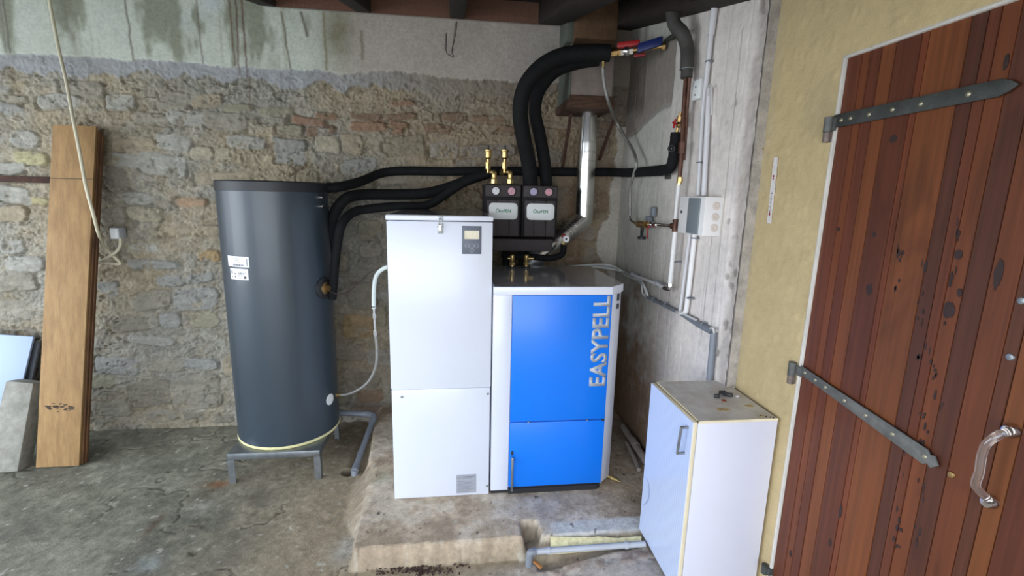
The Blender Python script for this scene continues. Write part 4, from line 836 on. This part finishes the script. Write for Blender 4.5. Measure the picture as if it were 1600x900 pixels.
# ------------------------------------------------------------------ hoses between tank and hopper
t = thing('overflow_hose', aY(588, 500, 2.55), 'thin hose loop between the tank and the hopper, plastic above and braided below', 'hose')
b = MB(); b.tube([aY(606, 417, 2.45), aY(597, 421, 2.47), aY(588, 431, 2.50), aY(584.5, 450, 2.52), aY(584, 482, 2.53)], .011, 12); b.build('plastic_hose', M_hosew, t)
b = MB(); b.cyl(aY(584, 480, 2.53), aY(586, 518, 2.53), .007, 12); b.ring(aY(584, 479, 2.53), (0, 0, 1), .012, .003, 16, 6); b.hexnut(aY(585, 490, 2.53), aY(585.5, 497, 2.53), .010); b.hexnut(aY(586, 516, 2.53), aY(586.5, 524, 2.53), .010); b.build('connector', M_nick, t)
b = MB(); b.tube([aY(586.5, 522, 2.53), aY(589, 548, 2.54), aY(587, 573, 2.56), aY(576, 596, 2.58), aY(558, 610, 2.61), aY(542, 616, 2.64), aY(532, 617, 2.66)], .0085, 12); b.build('braided_section', M_braid, t)
b = MB(); b.hexnut(aY(534, 617, 2.66), aY(526, 618, 2.67), .012); b.build('end_nut', M_brassd, t)
tube_thing('sensor_wire', [aY(516, 456, 2.62), aY(530, 460, 2.62), aY(545, 455, 2.60), aY(562, 440, 2.58), aY(578, 426, 2.54), aY(592, 419, 2.5), aY(604, 416, 2.46)], .0025, pbr('brown_cable', srgb(50, 34, 28), .6), 'thin dark sensor wire from the tank flange to the hopper', 'wire', 8)
# grey waste pipe
e0 = V((-.535, 2.50, .035)); e1 = aY(581, 652, 2.93); e2 = aY(574, 647, 2.95); e3 = aY(530, 645, 2.97)
t = thing('waste_pipe', e0, 'grey plastic waste pipe lying from behind the tank to the floor drain', 'pipe')
pm = lambda s: aY(555 + (583 - 555) * s, 733 + (655 - 733) * s, 2.50 + (2.90 - 2.50) * s)
b = MB(); b.cyl(pm(.0), pm(1.0), .017, 16); b.cyl(e2, e3, .017, 16); b.build('pipe_run', M_pvc, t)
b = MB(); b.tube([pm(.93), pm(1.03) + V((0, .01, .005)), e2 + V((.0, 0, 0)), e2 + (e3 - e2) * .15], .0205, 16, 5); b.build('elbow', M_pvc, t)
b = MB(); b.cyl(pm(.26), pm(.34), .0205, 16); b.cyl(pm(-.04), pm(.08), .0205, 16); b.cyl(pm(-.02), pm(-.02) + V((0, -.01, -.045)), .020, 16); b.build('socket', M_pvc, t)
# floor pipe in front
f0 = aZ(830, 862, .062); f1 = aZ(1010, 849, .105)
f1 = V((.80, 1.735, .093)); f0 = V((f0.x, 1.735, .080))
M_pvcm = pbr('mid_grey_pipe', srgb(172, 175, 180), .45, vary=.06)
f0 = aZ(832, 862, .075); f1 = aZ(1008, 850, .098)
t = thing('floor_pipe', f0, 'pale grey plastic pipe in the floor channel before the slab', 'pipe')
dr = (f1 - f0)
b = MB(); b.cyl(f0, f1, .0125, 16); b.build('pipe_run', M_pvcm, t)
for k in (.14, .83): b = MB(); b.cyl(f0 + dr * (k - .012), f0 + dr * (k + .012), .016, 16); b.build('socket', M_pvcm, t)
b = MB(); b.tube([f0 + dr * .03, f0 + V((-.01, -.004, -.002)), f0 + V((-.014, -.006, -.035)), f0 + V((-.014, -.006, -.06))], .016, 14, 5); b.build('elbow', M_pvc, t)
b = MB()
rs = random.Random(2); pts_t = []; pts_b = []
for k in range(22):
    s = k / 21; p = aZ(860 + 142 * s, 838.5 + 1 * s + rs.uniform(-1.5, 1.5) * (s > .5), .095); q = aZ(860 + 142 * s, 860 - 11 * s, .082); pts_t.append(p); pts_b.append(q)
b.prism(pts_b + pts_t[::-1], (0, 0, -.02)); tag(b.build('foam_strip', pbr('yellow_foam', srgb(250, 232, 176), .9, vary=.25, vs=40, bump=1.2, bs=60)), 'crumbly yellow foam strip filling the joint along the floor pipe', 'foam')
# broken pipe by the concrete wall
t = thing('old_pipe', aX(980, 670, 1.06), 'old dusty pipe stub lying at the foot of the concrete wall behind the cabinet', 'pipe')
b = MB(); b.cyl(V((1.055, 2.66, .135)), V((1.05, 2.28, .125)), .02, 14); b.cyl(V((1.055, 2.5, .133)), V((1.054, 2.43, .130)), .024, 14); b.build('pipe_run', pbr('dusty_pvc', srgb(150, 140, 132), .7, vary=.25, vs=20), t)
b = MB(); b.tube([V((1.02, 2.50, .115)), V((1.01, 2.40, .118)), V((1.0, 2.30, .112)), V((.985, 2.22, .115))], .011, 10); b.build('loose_tube', MATS['dusty_pvc'], t)

# ------------------------------------------------------------------ cabinet
KX0, KX1, KY0, KY1 = .826, 1.142, 1.452, 1.812
KZ0 = .100; KZ1 = .795
KX0 = aZ(1083, 659, KZ1).x; KY0 = aZ(1083, 659, KZ1).y; KY1 = aZ(1016, 597, KZ1).y; KX1 = min(XY - .008, aZ(1226, 661, KZ1).x)
t = thing('kitchen_cabinet', ((KX0 + KX1) / 2, (KY0 + KY1) / 2, KZ0), 'old white kitchen wall cabinet standing on the floor against the yellow wall', 'cabinet')
M_mel = pbr('white_melamine', srgb(214, 214, 224), .35, vary=.02, vs=4, coat=.1)
M_door = bpy.data.materials.new('sky_tinted_pinstripe_laminate'); M_door.use_nodes = True
N = M_door.node_tree.nodes; L = M_door.node_tree.links; bs_ = N['Principled BSDF']; bs_.inputs['Roughness'].default_value = .3; bs_.inputs['Coat Weight'].default_value = .2
tcn = N.new('ShaderNodeTexCoord'); wv = N.new('ShaderNodeTexWave'); wv.bands_direction = 'Y'; wv.inputs['Scale'].default_value = 24; wv.inputs['Distortion'].default_value = 0
L.new(tcn.outputs['Object'], wv.inputs['Vector']); rr = N.new('ShaderNodeValToRGB'); rr.color_ramp.elements[0].color = (*srgb(182, 194, 218), 1); rr.color_ramp.elements[1].color = (*srgb(198, 208, 228), 1); L.new(wv.outputs['Fac'], rr.inputs[0]); L.new(rr.outputs[0], bs_.inputs['Base Color'])  # bluish sky light painted into both stripe colours
M_edge = pbr('yellowed_edge_band', srgb(226, 214, 182), .5, vary=.1)
M_ktop = pbr('dirty_grey_laminate', srgb(208, 204, 198), .45, vary=.22, vs=14, c2=srgb(182, 174, 164))
DT = .018
b = MB(); b.box((KX0 + DT + .002, KY0, KZ0), (KX1, KY1, KZ1 - .001), .001); b.build('carcass', M_mel, t)
b = MB(); b.box((KX0, KY0 + .001, KZ0 + .001), (KX0 + .003, KY1, KZ1 - .004), 0); 
dk = b.build('door', M_door, t, label='pinstriped door, blue sky light tinted in')
b = MB(); b.box((KX0 + .0031, KY0, KZ0 + .001), (KX0 + DT, KY1, KZ1 - .003), .001); b.build('door_edge', M_edge, dk, label='yellowed door edge')
b = MB(); b.box((KX0 + DT + .008, KY0 + .004, KZ1 - .001), (KX1 - .003, KY1 - .003, KZ1 + .0008)); b.build('top_panel', M_ktop, t, label='dirty grey top panel')
b = MB(); e = KZ1 + .001
for (u0, v0, u1, v1) in ((KX0 + DT + .002, KY0 - .001, KX1, KY0 + .005), (KX0 + DT + .002, KY1 - .004, KX1, KY1), (KX0 + DT + .002, KY0, KX0 + DT + .009, KY1)): b.box((u0, v0, KZ1 - .008), (u1, v1, e))
b.build('edge_band', M_edge, t)
ha = aX(1067, 668, KX0 - .02); hb = aX(1061, 708, KX0 - .02)
b = MB(); b.tube([V((KX0, ha.y, ha.z)), V((KX0 - .022, ha.y, ha.z)), V((KX0 - .026, ha.y, ha.z - .006)), V((KX0 - .026, hb.y, hb.z + .006)), V((KX0 - .022, hb.y, hb.z)), V((KX0, hb.y, hb.z))], .0052, 10, 3); b.build('handle', M_steel, dk, label='grey metal bow handle')
# curved scratch on the door
b = MB(); sc = [aX(1009, 745, KX0 - .0006), aX(1013, 755, KX0 - .0006), aX(1014.5, 768, KX0 - .0006), aX(1012, 782, KX0 - .0006), aX(1004, 791, KX0 - .0006)]
b.tube(sc, lambda s: .001 + .0065 * math.sin(math.pi * s), 6, 6); sm = b.build('scuff_mark', pbr('blue_grey_scuff', srgb(150, 164, 192), .5), dk)
for v_ in sm.data.vertices: v_.co.x = (KX0 - t.location.x) - .0004 + (v_.co.x - (KX0 - t.location.x)) * .05
# stains on the top
b = MB()
for (x_, y_, rx, ry) in ((1130, 640, .030, .010), (1170, 634, .022, .009), (1062, 597, .004, .004), (1190, 650, .01, .004)):
    p = aZ(x_, y_, KZ1 + .001); rs = random.Random(x_); b.prism([(p.x + rx * math.cos(a_) * rs.uniform(.7, 1.2), p.y + ry * math.sin(a_) * rs.uniform(.7, 1.3), KZ1 + .0008) for a_ in [k * math.pi / 7 for k in range(14)]], (0, 0, .0008))
b.build('stain', pbr('ochre_glue_stain', srgb(186, 158, 104), .6, vary=.3, vs=60), t)
# bits lying on top
def junk(px_, py_, name, lab, cat, fn, mat):
    p = aZ(px_, py_, KZ1 + .002); b = MB(); fn(b, p); o = b.build(name, mat); tag(o, lab, cat)
junk(1131, 617, 'plastic_bracket', 'larger black plastic clip on the grey cabinet top', 'clip', lambda b, p: (b.ring(p + V((0, 0, .008)), (.3, .1, 1), .013, .006, 16, 8), b.obox(p + V((.010, -.012, .007)), V((.016, -.007, 0)), V((.004, .008, 0)), V((0, 0, .006)), .003), b.obox(p + V((-.004, .008, .008)), V((.012, 0, 0)), V((0, .004, 0)), V((0, 0, .007)), .002)), M_blackp)
junk(1120, 621, 'plastic_bracket', 'smaller black plastic clip on the cabinet top', 'clip', lambda b, p: (b.obox(p + V((0, 0, .006)), V((.010, -.004, 0)), V((.003, .007, 0)), V((0, 0, .006)), .003), b.obox(p + V((.006, .002, .010)), V((.004, 0, 0)), V((0, .004, 0)), V((0, 0, .004)), .002)), M_blackp)
junk(1131, 626, 'rusty_washer', 'small reddish brown disc beside the black clips', 'washer', lambda b, p: b.lathe(p, (0, 0, 1), [(.009, 0), (.009, .002), (.003, .0022)], 14), pbr('red_brown_rust', srgb(140, 70, 50), .8))
junk(1152, 620, 'white_crumb', 'white plaster crumb on the cabinet top', 'crumb', lambda b, p: b.obox(p + V((0, 0, .003)), V((.007, .001, 0)), V((0, .005, 0)), V((0, 0, .003)), .002), M_gauge)
junk(1142, 607, 'metal_screw', 'thin shiny screw lying on the back of the cabinet top', 'screw', lambda b, p: (b.cyl(p + V((-.018, 0, .003)), p + V((.016, .004, .003)), .0018, 8), b.cyl(p + V((.014, .004, .003)), p + V((.018, .0045, .003)), .0042, 10)), M_nick)
junk(1197, 651, 'grit', 'dark grit at the front corner of the cabinet top', 'grit', lambda b, p: [b.obox(p + V((dx, dy, .001)), V((.002, .001, 0)), V((-.001, .0015, 0)), V((0, 0, .0012))) for dx, dy in ((0, 0), (.012, -.006), (-.014, .01), (.02, -.012))], M_rust)

# ------------------------------------------------------------------ the plank door
XDp = XY + .007
edges_px = [(1209, 0), (1225, 0), (1240, 1), (1260, 0), (1271, 2), (1285, 0), (1304, 3), (1336, 3), (1346, 2), (1398, 1), (1420, 4), (1436, 3), (1462, 1), (1496, 2), (1541, 1), (1565, 2), (1600, 3)]
ys = sorted({round(aX(x_, 660, XDp).y, 4) for x_, _ in edges_px}, reverse=True)
ys = [y_ for y_ in ys if y_ < DY1 - .03]; ys = [DY1 - .004] + ys
while ys[-1] > DY0 + .1: ys.append(ys[-1] - .085)
ys.append(DY0)
pal0 = [srgb(116, 60, 44), srgb(132, 70, 44), srgb(106, 52, 40), srgb(140, 78, 46), srgb(100, 50, 38), srgb(128, 64, 42), srgb(142, 80, 46), srgb(86, 48, 42), srgb(118, 60, 42), srgb(134, 72, 44), srgb(90, 50, 42), srgb(128, 68, 42), srgb(98, 56, 44), srgb(146, 84, 44), srgb(104, 50, 36), srgb(120, 58, 40), srgb(96, 46, 34), srgb(112, 56, 38)]
pm_ = srgb(100, 56, 34); pal = [tuple(.72 * (.60 * c_ + .40 * m_) for c_, m_ in zip((q_[0], q_[1], q_[2] * .8), pm_)) for q_ in pal0]
bm = bmesh.new(); cl = bm.verts.layers.float_color.new('tint')
for k, (y1, y0) in enumerate(zip(ys, ys[1:])):
    g = .0009; xo = XDp + (.0012 if k % 2 else 0)
    pr = [(xo, y0 + g + .0008), (xo, y1 - g - .0008), (xo + .003, y1 - g), (xo + .03, y1 - g), (xo + .03, y0 + g), (xo + .003, y0 + g)]
    A_ = [bm.verts.new((x_, y_, DZ0)) for x_, y_ in pr]; B_ = [bm.verts.new((x_, y_, DZ1 - .004)) for x_, y_ in pr]
    for v_ in A_ + B_: v_[cl] = (*pal[k % len(pal)], 1)
    fs = [bm.faces.new(A_), bm.faces.new(B_)] + [bm.faces.new((A_[i], A_[(i + 1) % 6], B_[(i + 1) % 6], B_[i])) for i in range(6)]
bmesh.ops.recalc_face_normals(bm, faces=bm.faces[:])
M_wd = bpy.data.materials.new('varnished_red_brown_planks'); M_wd.use_nodes = True; N = M_wd.node_tree.nodes; L = M_wd.node_tree.links
bs_ = N['Principled BSDF']; bs_.inputs['Roughness'].default_value = .5; bs_.inputs['Specular IOR Level'].default_value = .35
at = N.new('ShaderNodeAttribute'); at.attribute_name = 'tint'; tcn = N.new('ShaderNodeTexCoord')
def nz(scale, st, detail=6, dist=0):
    mp = N.new('ShaderNodeMapping'); mp.inputs['Scale'].default_value = st; L.new(tcn.outputs['Object'], mp.inputs[0])
    n_ = N.new('ShaderNodeTexNoise'); n_.inputs['Scale'].default_value = scale; n_.inputs['Detail'].default_value = detail; n_.inputs['Distortion'].default_value = dist; L.new(mp.outputs[0], n_.inputs['Vector']); return n_
gr = nz(70, (1, 1, .035), 5, .4); bl = nz(9, (1, 1, .35), 8, 1.0); fl = nz(2.2, (1, 1.6, .5), 3)
def mr(src, a0, a1, b0, b1):
    m_ = N.new('ShaderNodeMapRange'); m_.inputs['From Min'].default_value = a0; m_.inputs['From Max'].default_value = a1; m_.inputs['To Min'].default_value = b0; m_.inputs['To Max'].default_value = b1; L.new(src, m_.inputs['Value']); return m_.outputs[0]
def mul(a_, b_):
    m_ = N.new('ShaderNodeMath'); m_.operation = 'MULTIPLY'; L.new(a_, m_.inputs[0]); L.new(b_, m_.inputs[1]); return m_.outputs[0]
f_ = mul(mul(mr(gr.outputs['Fac'], .35, .65, .82, 1.1), mr(bl.outputs['Fac'], .28, .40, .72, 1)), mr(fl.outputs['Fac'], .3, .7, .85, 1.15))
vm = N.new('ShaderNodeVectorMath'); vm.operation = 'SCALE'; L.new(at.outputs['Color'], vm.inputs[0]); L.new(f_, vm.inputs['Scale']); L.new(vm.outputs[0], bs_.inputs['Base Color'])
bp = N.new('ShaderNodeBump'); bp.inputs['Strength'].default_value = .35; bp.inputs['Distance'].default_value = .002; L.new(gr.outputs['Fac'], bp.inputs['Height']); L.new(bp.outputs[0], bs_.inputs['Normal'])
me = bpy.data.meshes.new('door_1'); bm.to_mesh(me); bm.free()
door = link_mesh('door_1', me, M_wd, None, 0); struct(door); door['label'] = 'red-brown plank door in the yellow wall'
# knots
b = MB()
for x_, y_, ra, rb in [(1396, 217, .012, .010), (1358, 452, .011, .016), (1497, 398, .010, .011), (1499, 457, .006, .010), (1310, 358, .006, .006), (1560, 428, .008, .034), (1366, 366, .006, .009), (1235, 865, .005, .012), (1297, 848, .006, .014), (1313, 800, .005, .022), (1482, 485, .014, .02), (1572, 97, .005, .016)]:
    p = aX(x_, y_, XDp); rs = random.Random(x_)
    b.prism([(XDp - .0006, p.y + ra * math.cos(a_) * rs.uniform(.8, 1.15), p.z + rb * math.sin(a_) * rs.uniform(.8, 1.15)) for a_ in [k * math.pi / 8 for k in range(16)]], (.003, 0, 0))
b.build('wood_knot', pbr('dark_knot', srgb(46, 26, 22), .6, vary=.4, vs=60), door, 0)
rs = random.Random(12); b = MB()
for k in range(70):
    s = rs.random(); cxp = [(1450, 540, 1470, 640), (1440, 640, 1440, 760), (1462, 560, 1430, 850), (1500, 340, 1470, 560), (1445, 410, 1432, 560), (1408, 380, 1400, 480), (1420, 690, 1400, 860)][k % 7]
    p = aX(cxp[0] + (cxp[2] - cxp[0]) * s + rs.uniform(-6, 6), cxp[1] + (cxp[3] - cxp[1]) * s, XDp); ra = rs.uniform(.001, .0045); rb = rs.uniform(.004, .014)
    b.prism([(XDp - .0005, p.y + ra * math.cos(a_) * rs.uniform(.6, 1.3), p.z + rb * math.sin(a_) * rs.uniform(.6, 1.3)) for a_ in [q * math.pi / 5 for q in range(10)]], (.003, 0, 0))
b.build('black_stain', MATS['dark_knot'], door, 0)
# strap hinges
def strap(p0, p1, w0, w1, rivs, mat, pin, tip):
    XS = XY - .004; a = aX(*p0, XS); c = aX(*p1, XS); d_ = c - a; n_ = V((0, -d_.z, d_.y)).normalized()
    if n_.z < 0: n_ = -n_
    pts = [a + n_ * w0 / 2, a + d_ * .25 + n_ * w0 / 2, a + d_ * .93 + n_ * w1 / 2]
    if tip: pts += [a + d_ * .95 + n_ * w1 * .3, a + d_ * .97 + n_ * w1 * .42, c, a + d_ * .97 - n_ * w1 * .42, a + d_ * .95 - n_ * w1 * .3]
    else: pts += [a + d_ * .97 + n_ * w1 * .3, c, a + d_ * .97 - n_ * w1 * .3]
    pts += [a + d_ * .93 - n_ * w1 / 2, a + d_ * .25 - n_ * w0 / 2, a - n_ * w0 / 2]
    b = MB(); b.prism([p + V((-.0015, 0, 0)) for p in pts], (.0045, 0, 0), .0008); sh = b.build('strap_hinge', mat, door, label='long tapering iron strap hinge')
    for s in rivs:
        q = a + d_ * s; b = MB(); b.lathe(q + V((-.0012, 0, 0)), (-1, 0, 0), [(.0065, 0), (.0055, .002), (.002, .0035)], 12); b.build('rivet', pbr('worn_bright_iron', srgb(156, 150, 128), .4, metal=.7), sh)
    zz0, zz1, zz2 = pin; q = aX(zz0[0], zz0[1], XY - .014); q1 = aX(zz1[0], zz1[1], XY - .014); q2 = aX(zz2[0], zz2[1], XY - .014)
    b = MB(); b.cyl(V((q.x, q.y, q.z)), V((q.x, q.y, q1.z)), .0125, 18); b.obox(V((XY - .006, (q.y + a.y) / 2 - .004, (q.z + q1.z) / 2)), V((.003, 0, 0)), V((0, abs(q.y - a.y) / 2 + .008, 0)), V((0, 0, w0 / 2))); b.build('knuckle', M_iron, sh)
    b = MB(); b.cyl(V((q.x, q.y, q1.z - .001)), V((q.x, q.y, q2.z)), .0105, 16); b.box(V((q.x - .004, q.y - .008, q2.z)), V((XY + .03, q.y + .012, q1.z - .006)), .002); b.build('pin_bracket', pbr('rusty_grey_iron', srgb(120, 106, 98), .6, metal=.4, vary=.4, vs=40), sh)
strap((1303, 190), (1592, 131), .038, .036, (.06, .13, .26, .41, .57, .80), M_irond, ((1296, 183), (1296, 206), (1293, 222)), False)
strap((1250, 577), (1466, 728), .030, .042, (.05, .15, .24, .40, .56, .74, .93), M_iron, ((1239, 566), (1239, 588), (1240, 602)), True)
q = aX(1196, 884, XY - .012); b = MB(); b.cyl(V((q.x, q.y, q.z - .03)), V((q.x, q.y, q.z + .004)), .013, 16); b.box((q.x, q.y - .02, q.z - .028), (XY + .03, q.y + .004, q.z), .004); b.build('door_stop', M_irond, door)
# clear bow handle
pa = [aX(1583, 673, XDp), aX(1575, 674, XDp - .022), aX(1560, 680, XDp - .04), aX(1542, 693, XDp - .05), aX(1534, 712, XDp - .052), aX(1530, 738, XDp - .052), aX(1524, 757, XDp - .05), aX(1531, 768, XDp - .04), aX(1544, 780, XDp - .022), aX(1551, 785, XDp)]
M_acr = pbr('smoky_clear_plastic', srgb(235, 225, 215), .08, trans=.95, coat=.3, spec=.6)
b = MB(); b.tube(pa, .0085, 14, 6); hd = b.build('door_handle', M_acr, door, label='clear plastic bow handle')
for x_, y_ in ((1584, 673), (1551, 784)):
    p = aX(x_, y_, XDp); b = MB(); b.lathe(p, (-1, 0, 0), [(.014, 0), (.015, .010), (.011, .018), (.004, .020)], 20); b.build('handle_cap', M_nick, hd)
for x_, y_ in ((1579, 558), (1487, 742), (1597, 470)):
    p = aX(x_, y_, XDp); b = MB(); b.lathe(p, (-1, 0, 0), [(.008, 0), (.007, .003), (.003, .004)], 14); b.build('bolt_head', M_brassd if x_ == 1487 else M_steel, door)
# paper thermometer strip on the yellow wall
a = aX(1213, 246, XY - .003); c = aX(1202, 349, XY - .003)
t = thing('wall_thermometer', (XY - .004, (a.y + c.y) / 2, c.z), 'narrow peeling white strip with red dots on the yellow wall', 'strip')
rs = random.Random(9); pts = []
for k in range(13): s = k / 12; p = a + (c - a) * s; pts.append(V((XY - .006, p.y - .008 - rs.uniform(0, .004), p.z)))
for k in range(12, -1, -1): s = k / 12; p = a + (c - a) * s; pts.append(V((XY - .006, p.y + .008 + rs.uniform(0, .004), p.z)))
b = MB(); b.prism(pts, (.004, 0, 0)); b.build('backing', pbr('chalky_white', srgb(212, 206, 202), .7, vary=.15, vs=60), t, 0)
b = MB()
for s, r in ((.28, .0045), (.32, .0035), (.86, .005), (.83, .003)): p = a + (c - a) * s; b.cyl(V((XY - .0065, p.y, p.z)), V((XY - .005, p.y, p.z)), r, 10)
b.build('red_mark', M_redd, t)
b = MB()
for k in range(14): p = a + (c - a) * (.52 + k * .022); b.box((XY - .0066, p.y - .003, p.z - .0012), (XY - .005, p.y + .003 * ((k * 5) % 3 - .5), p.z + .001))
b.build('scale_print', M_ink, t)
p = aX(1191, 233, XY - .004); b = MB(); b.lathe((XY - .002, p.y, p.z), (-1, 0, 0), [(.006, 0), (.005, .004), (.002, .005)], 10); tag(b.build('wall_screw', M_brassd), 'small dull screw in the yellow wall above the white strip', 'screw')

# ------------------------------------------------------------------ things on and by the stone wall at the far side
def grain(name, c, c2): return pbr(name, c, .7, vary=.2, vs=7, c2=c2, bump=.5, bs=30, stretch=(5, 5, .35))
M_pl = grain('weathered_brown_plank', srgb(164, 130, 84), srgb(138, 106, 66)); M_pl2 = grain('dark_plank_edge', srgb(122, 84, 50), srgb(80, 52, 32))
pb0, pb1 = aZ(57, 731, 0), aZ(122, 731, 0); ptp = aY(117, 197, 3.02)
yb = (pb0.y + pb1.y) / 2; W_ = pb1.x - pb0.x
top0, top1 = aY(83, 195, 3.02), aY(149, 200, 3.02)
ctop = (top0 + top1) / 2; cbot = V(((pb0.x + pb1.x) / 2, yb, 0)); Ld = ctop - cbot; ax = V((1, 0, (top1.z - top0.z) * 0)).normalized(); nn = Ld.normalized().cross(ax).normalized()
if nn.y > 0: nn = -nn
hwp = (top1.x - top0.x + W_) / 4
for k, (dx, dl, lab) in enumerate([(0, 0, 'wide brown plank at the front of the leaning stack by the stone wall'), (.006, -.02, 'second plank of the leaning stack, showing only its edge'), (.010, -.04, 'rearmost plank of the leaning stack next to the stone wall')]):
    off = nn * (-.010 - k * .019); Lk = Ld * (1 + dl / 2)
    b = MB(); b.obox(cbot + Lk / 2 + off + ax * dx + V((0, 0, .006)), ax * hwp, nn * .0088, Lk / 2, .0015)
    tag(b.build('wooden_plank', M_pl if k == 0 else M_pl2), lab, 'plank', 'planks leaning on the stone wall')
b = MB(); rs = random.Random(31); pl = [o for o in bpy.data.objects if o.name == 'wooden_plank'][0]; ud_ = Ld.normalized()
for k in range(26):
    q = cbot + nn * (-.010 + .0088) + ud_ * (.335 + rs.gauss(0, .012)) + ax * rs.uniform(-.7, .6) * hwp + V((0, 0, .006)); r_ = rs.uniform(.003, .010)
    b.prism([q + ax * r_ * math.cos(a_) * 1.5 * rs.uniform(.7, 1.3) + ud_ * r_ * .6 * math.sin(a_) for a_ in [z_ * math.pi / 5 for z_ in range(10)]], nn * .0005)
b.obox(cbot + nn * (-.010 + .009) + Ld * .845 + V((0, 0, .006)), ax * hwp * .98, nn * .0003, ud_ * .002)
b.build('dark_stain', pbr('plank_stain', srgb(70, 54, 38), .8, vary=.3, vs=40), pl, 0)
# concrete block
def slab(bl, br, tl, tr, th, name, mat, lab, cat, bev=.003):
    b = MB(); n_ = (br - bl).cross(tl - bl).normalized()
    if n_.y < 0: n_ = -n_
    b.prism([bl, br, tr, tl], n_ * th, bev); o = b.build(name, mat); return tag(o, lab, cat)
bl_, br_ = aZ(-30, 741, .004), aZ(27, 737, .004)
yk = (bl_.y + br_.y) / 2
slab(bl_, br_, aY(9, 595, yk + .13), aY(52, 599, yk + .13), .10, 'concrete_block', pbr('grey_concrete_block', srgb(150, 147, 136), .92, vary=.25, vs=20, bump=1.2, bs=50), 'rough grey concrete slab leaning at the far end beside the planks', 'concrete block', .006)
p0 = aY(-60, 740, 2.94); 
slab(V((-2.95, 2.88, .005)), aY(2, 735, 2.88), aY(-80, 518, 3.02), aY(52, 526, 3.02), .016, 'white_board', pbr('white_board_laminate', srgb(158, 176, 206), .4), 'bluish white board leaning behind the concrete slab', 'board')
slab(V((-2.93, 2.92, .005)), aY(22, 730, 2.92), aY(-70, 530, 3.06), aY(61, 536, 3.06), .02, 'grey_board', pbr('dark_grey_board', srgb(92, 96, 102), .5), 'dark grey board behind the white one next to the planks', 'board')
# rusty bar
a = aY(-40, 277, 3.095); c = aY(86, 281.5, 3.095); b = MB(); b.box((a.x, 3.085, c.z - .018), (c.x, 3.10, c.z + .018), .002); tag(b.build('iron_bar', M_rust), 'flat rusty iron bar fixed level on the stone wall behind the planks', 'bar')
# socket on stone wall and cable
a = aY(170, 356, 3.05); c = aY(187, 374, 3.05)
t = thing('wall_box', ((a.x + c.x) / 2, 3.09, c.z), 'small square white box on the rubble stone wall beside the planks', 'electrical box')
b = MB(); b.box((a.x, 3.05, c.z), (c.x, 3.12, a.z), .005); b.build('housing', pbr('dusty_white_plastic', srgb(186, 190, 196), .5), t)
b = MB(); b.box((a.x + .004, 3.046, c.z + .004), (c.x - .004, 3.052, a.z - .004), .004); b.build('lid', M_badge, t)
tube_thing('hanging_cable', [aY(74, -20, 3.06), aY(81, 22, 3.06), aY(92, 78, 3.05), aY(104, 130, 3.00), aY(113, 180, 2.94), aY(124, 235, 2.91), aY(134, 290, 2.88), aY(146, 335, 2.86), aY(153, 362, 2.93), aY(161, 383, 3.02), aY(176, 399, 3.06), aY(188, 412, 3.07), aY(170, 411, 3.065), aY(156, 408, 3.06), aY(165, 404, 3.05), aY(182, 393, 3.05), aY(188, 382, 3.055), aY(188, 372, 3.06)], .0085, M_cream, 'long cream cable hanging over the planks to the small white box', 'cable', 10)
# debris on the floor
rs = random.Random(21); b = MB()
for k in range(260):
    x_ = rs.gauss(640, 36); y_ = rs.gauss(889, 6); p = aZ(x_, y_, .004); s_ = rs.uniform(.002, .006)
    u_ = V((rs.uniform(-1, 1), rs.uniform(-1, 1), rs.uniform(-.3, .3))).normalized(); w_ = u_.cross(V((0, 0, 1))).normalized()
    b.obox(p + V((0, 0, s_ * .4)), u_ * s_, w_ * s_ * .6, u_.cross(w_) * s_ * .25)
tag(b.build('dark_crumbs', pbr('dark_red_brown_crumbs', srgb(64, 42, 38), .9)), 'scatter of dark crumbs on the floor before the slab', 'debris', kind='stuff')
p = aZ(840, 885, .03); b = MB(); b.obox(p + V((0, 0, .01)), V((.012, -.02, 0)), V((.006, .004, 0)), V((0, 0, .004)), .002); tag(b.build('wood_chip', pbr('orange_wood', srgb(172, 116, 62), .7)), 'small orange wood chip on the floor under the pipe elbow', 'wood chip')
# wire loop hanging under the rafter
tube_thing('wire', [aY(714, 34, 3.07), aY(712, 52, 3.06), aY(706, 80, 3.06), aY(709, 88, 3.06), aY(700, 85, 3.06), aY(697, 78, 3.06), aY(698, 52, 3.06)], .0022, pbr('dark_wire', srgb(50, 44, 40), .6), 'thin dark wire hanging in a hook from the narrow rafter', 'wire', 8)

# ground outside the open garage front
b = MB(); b.box((-14, -14, -.12), (10, -1.2, -.06)); b.box((-14, -1.2, -.12), (-3.5, 4, -.06)); struct(b.build('ground', pbr('pale_gravel', srgb(170, 168, 160), .9, vary=.2, vs=12)))
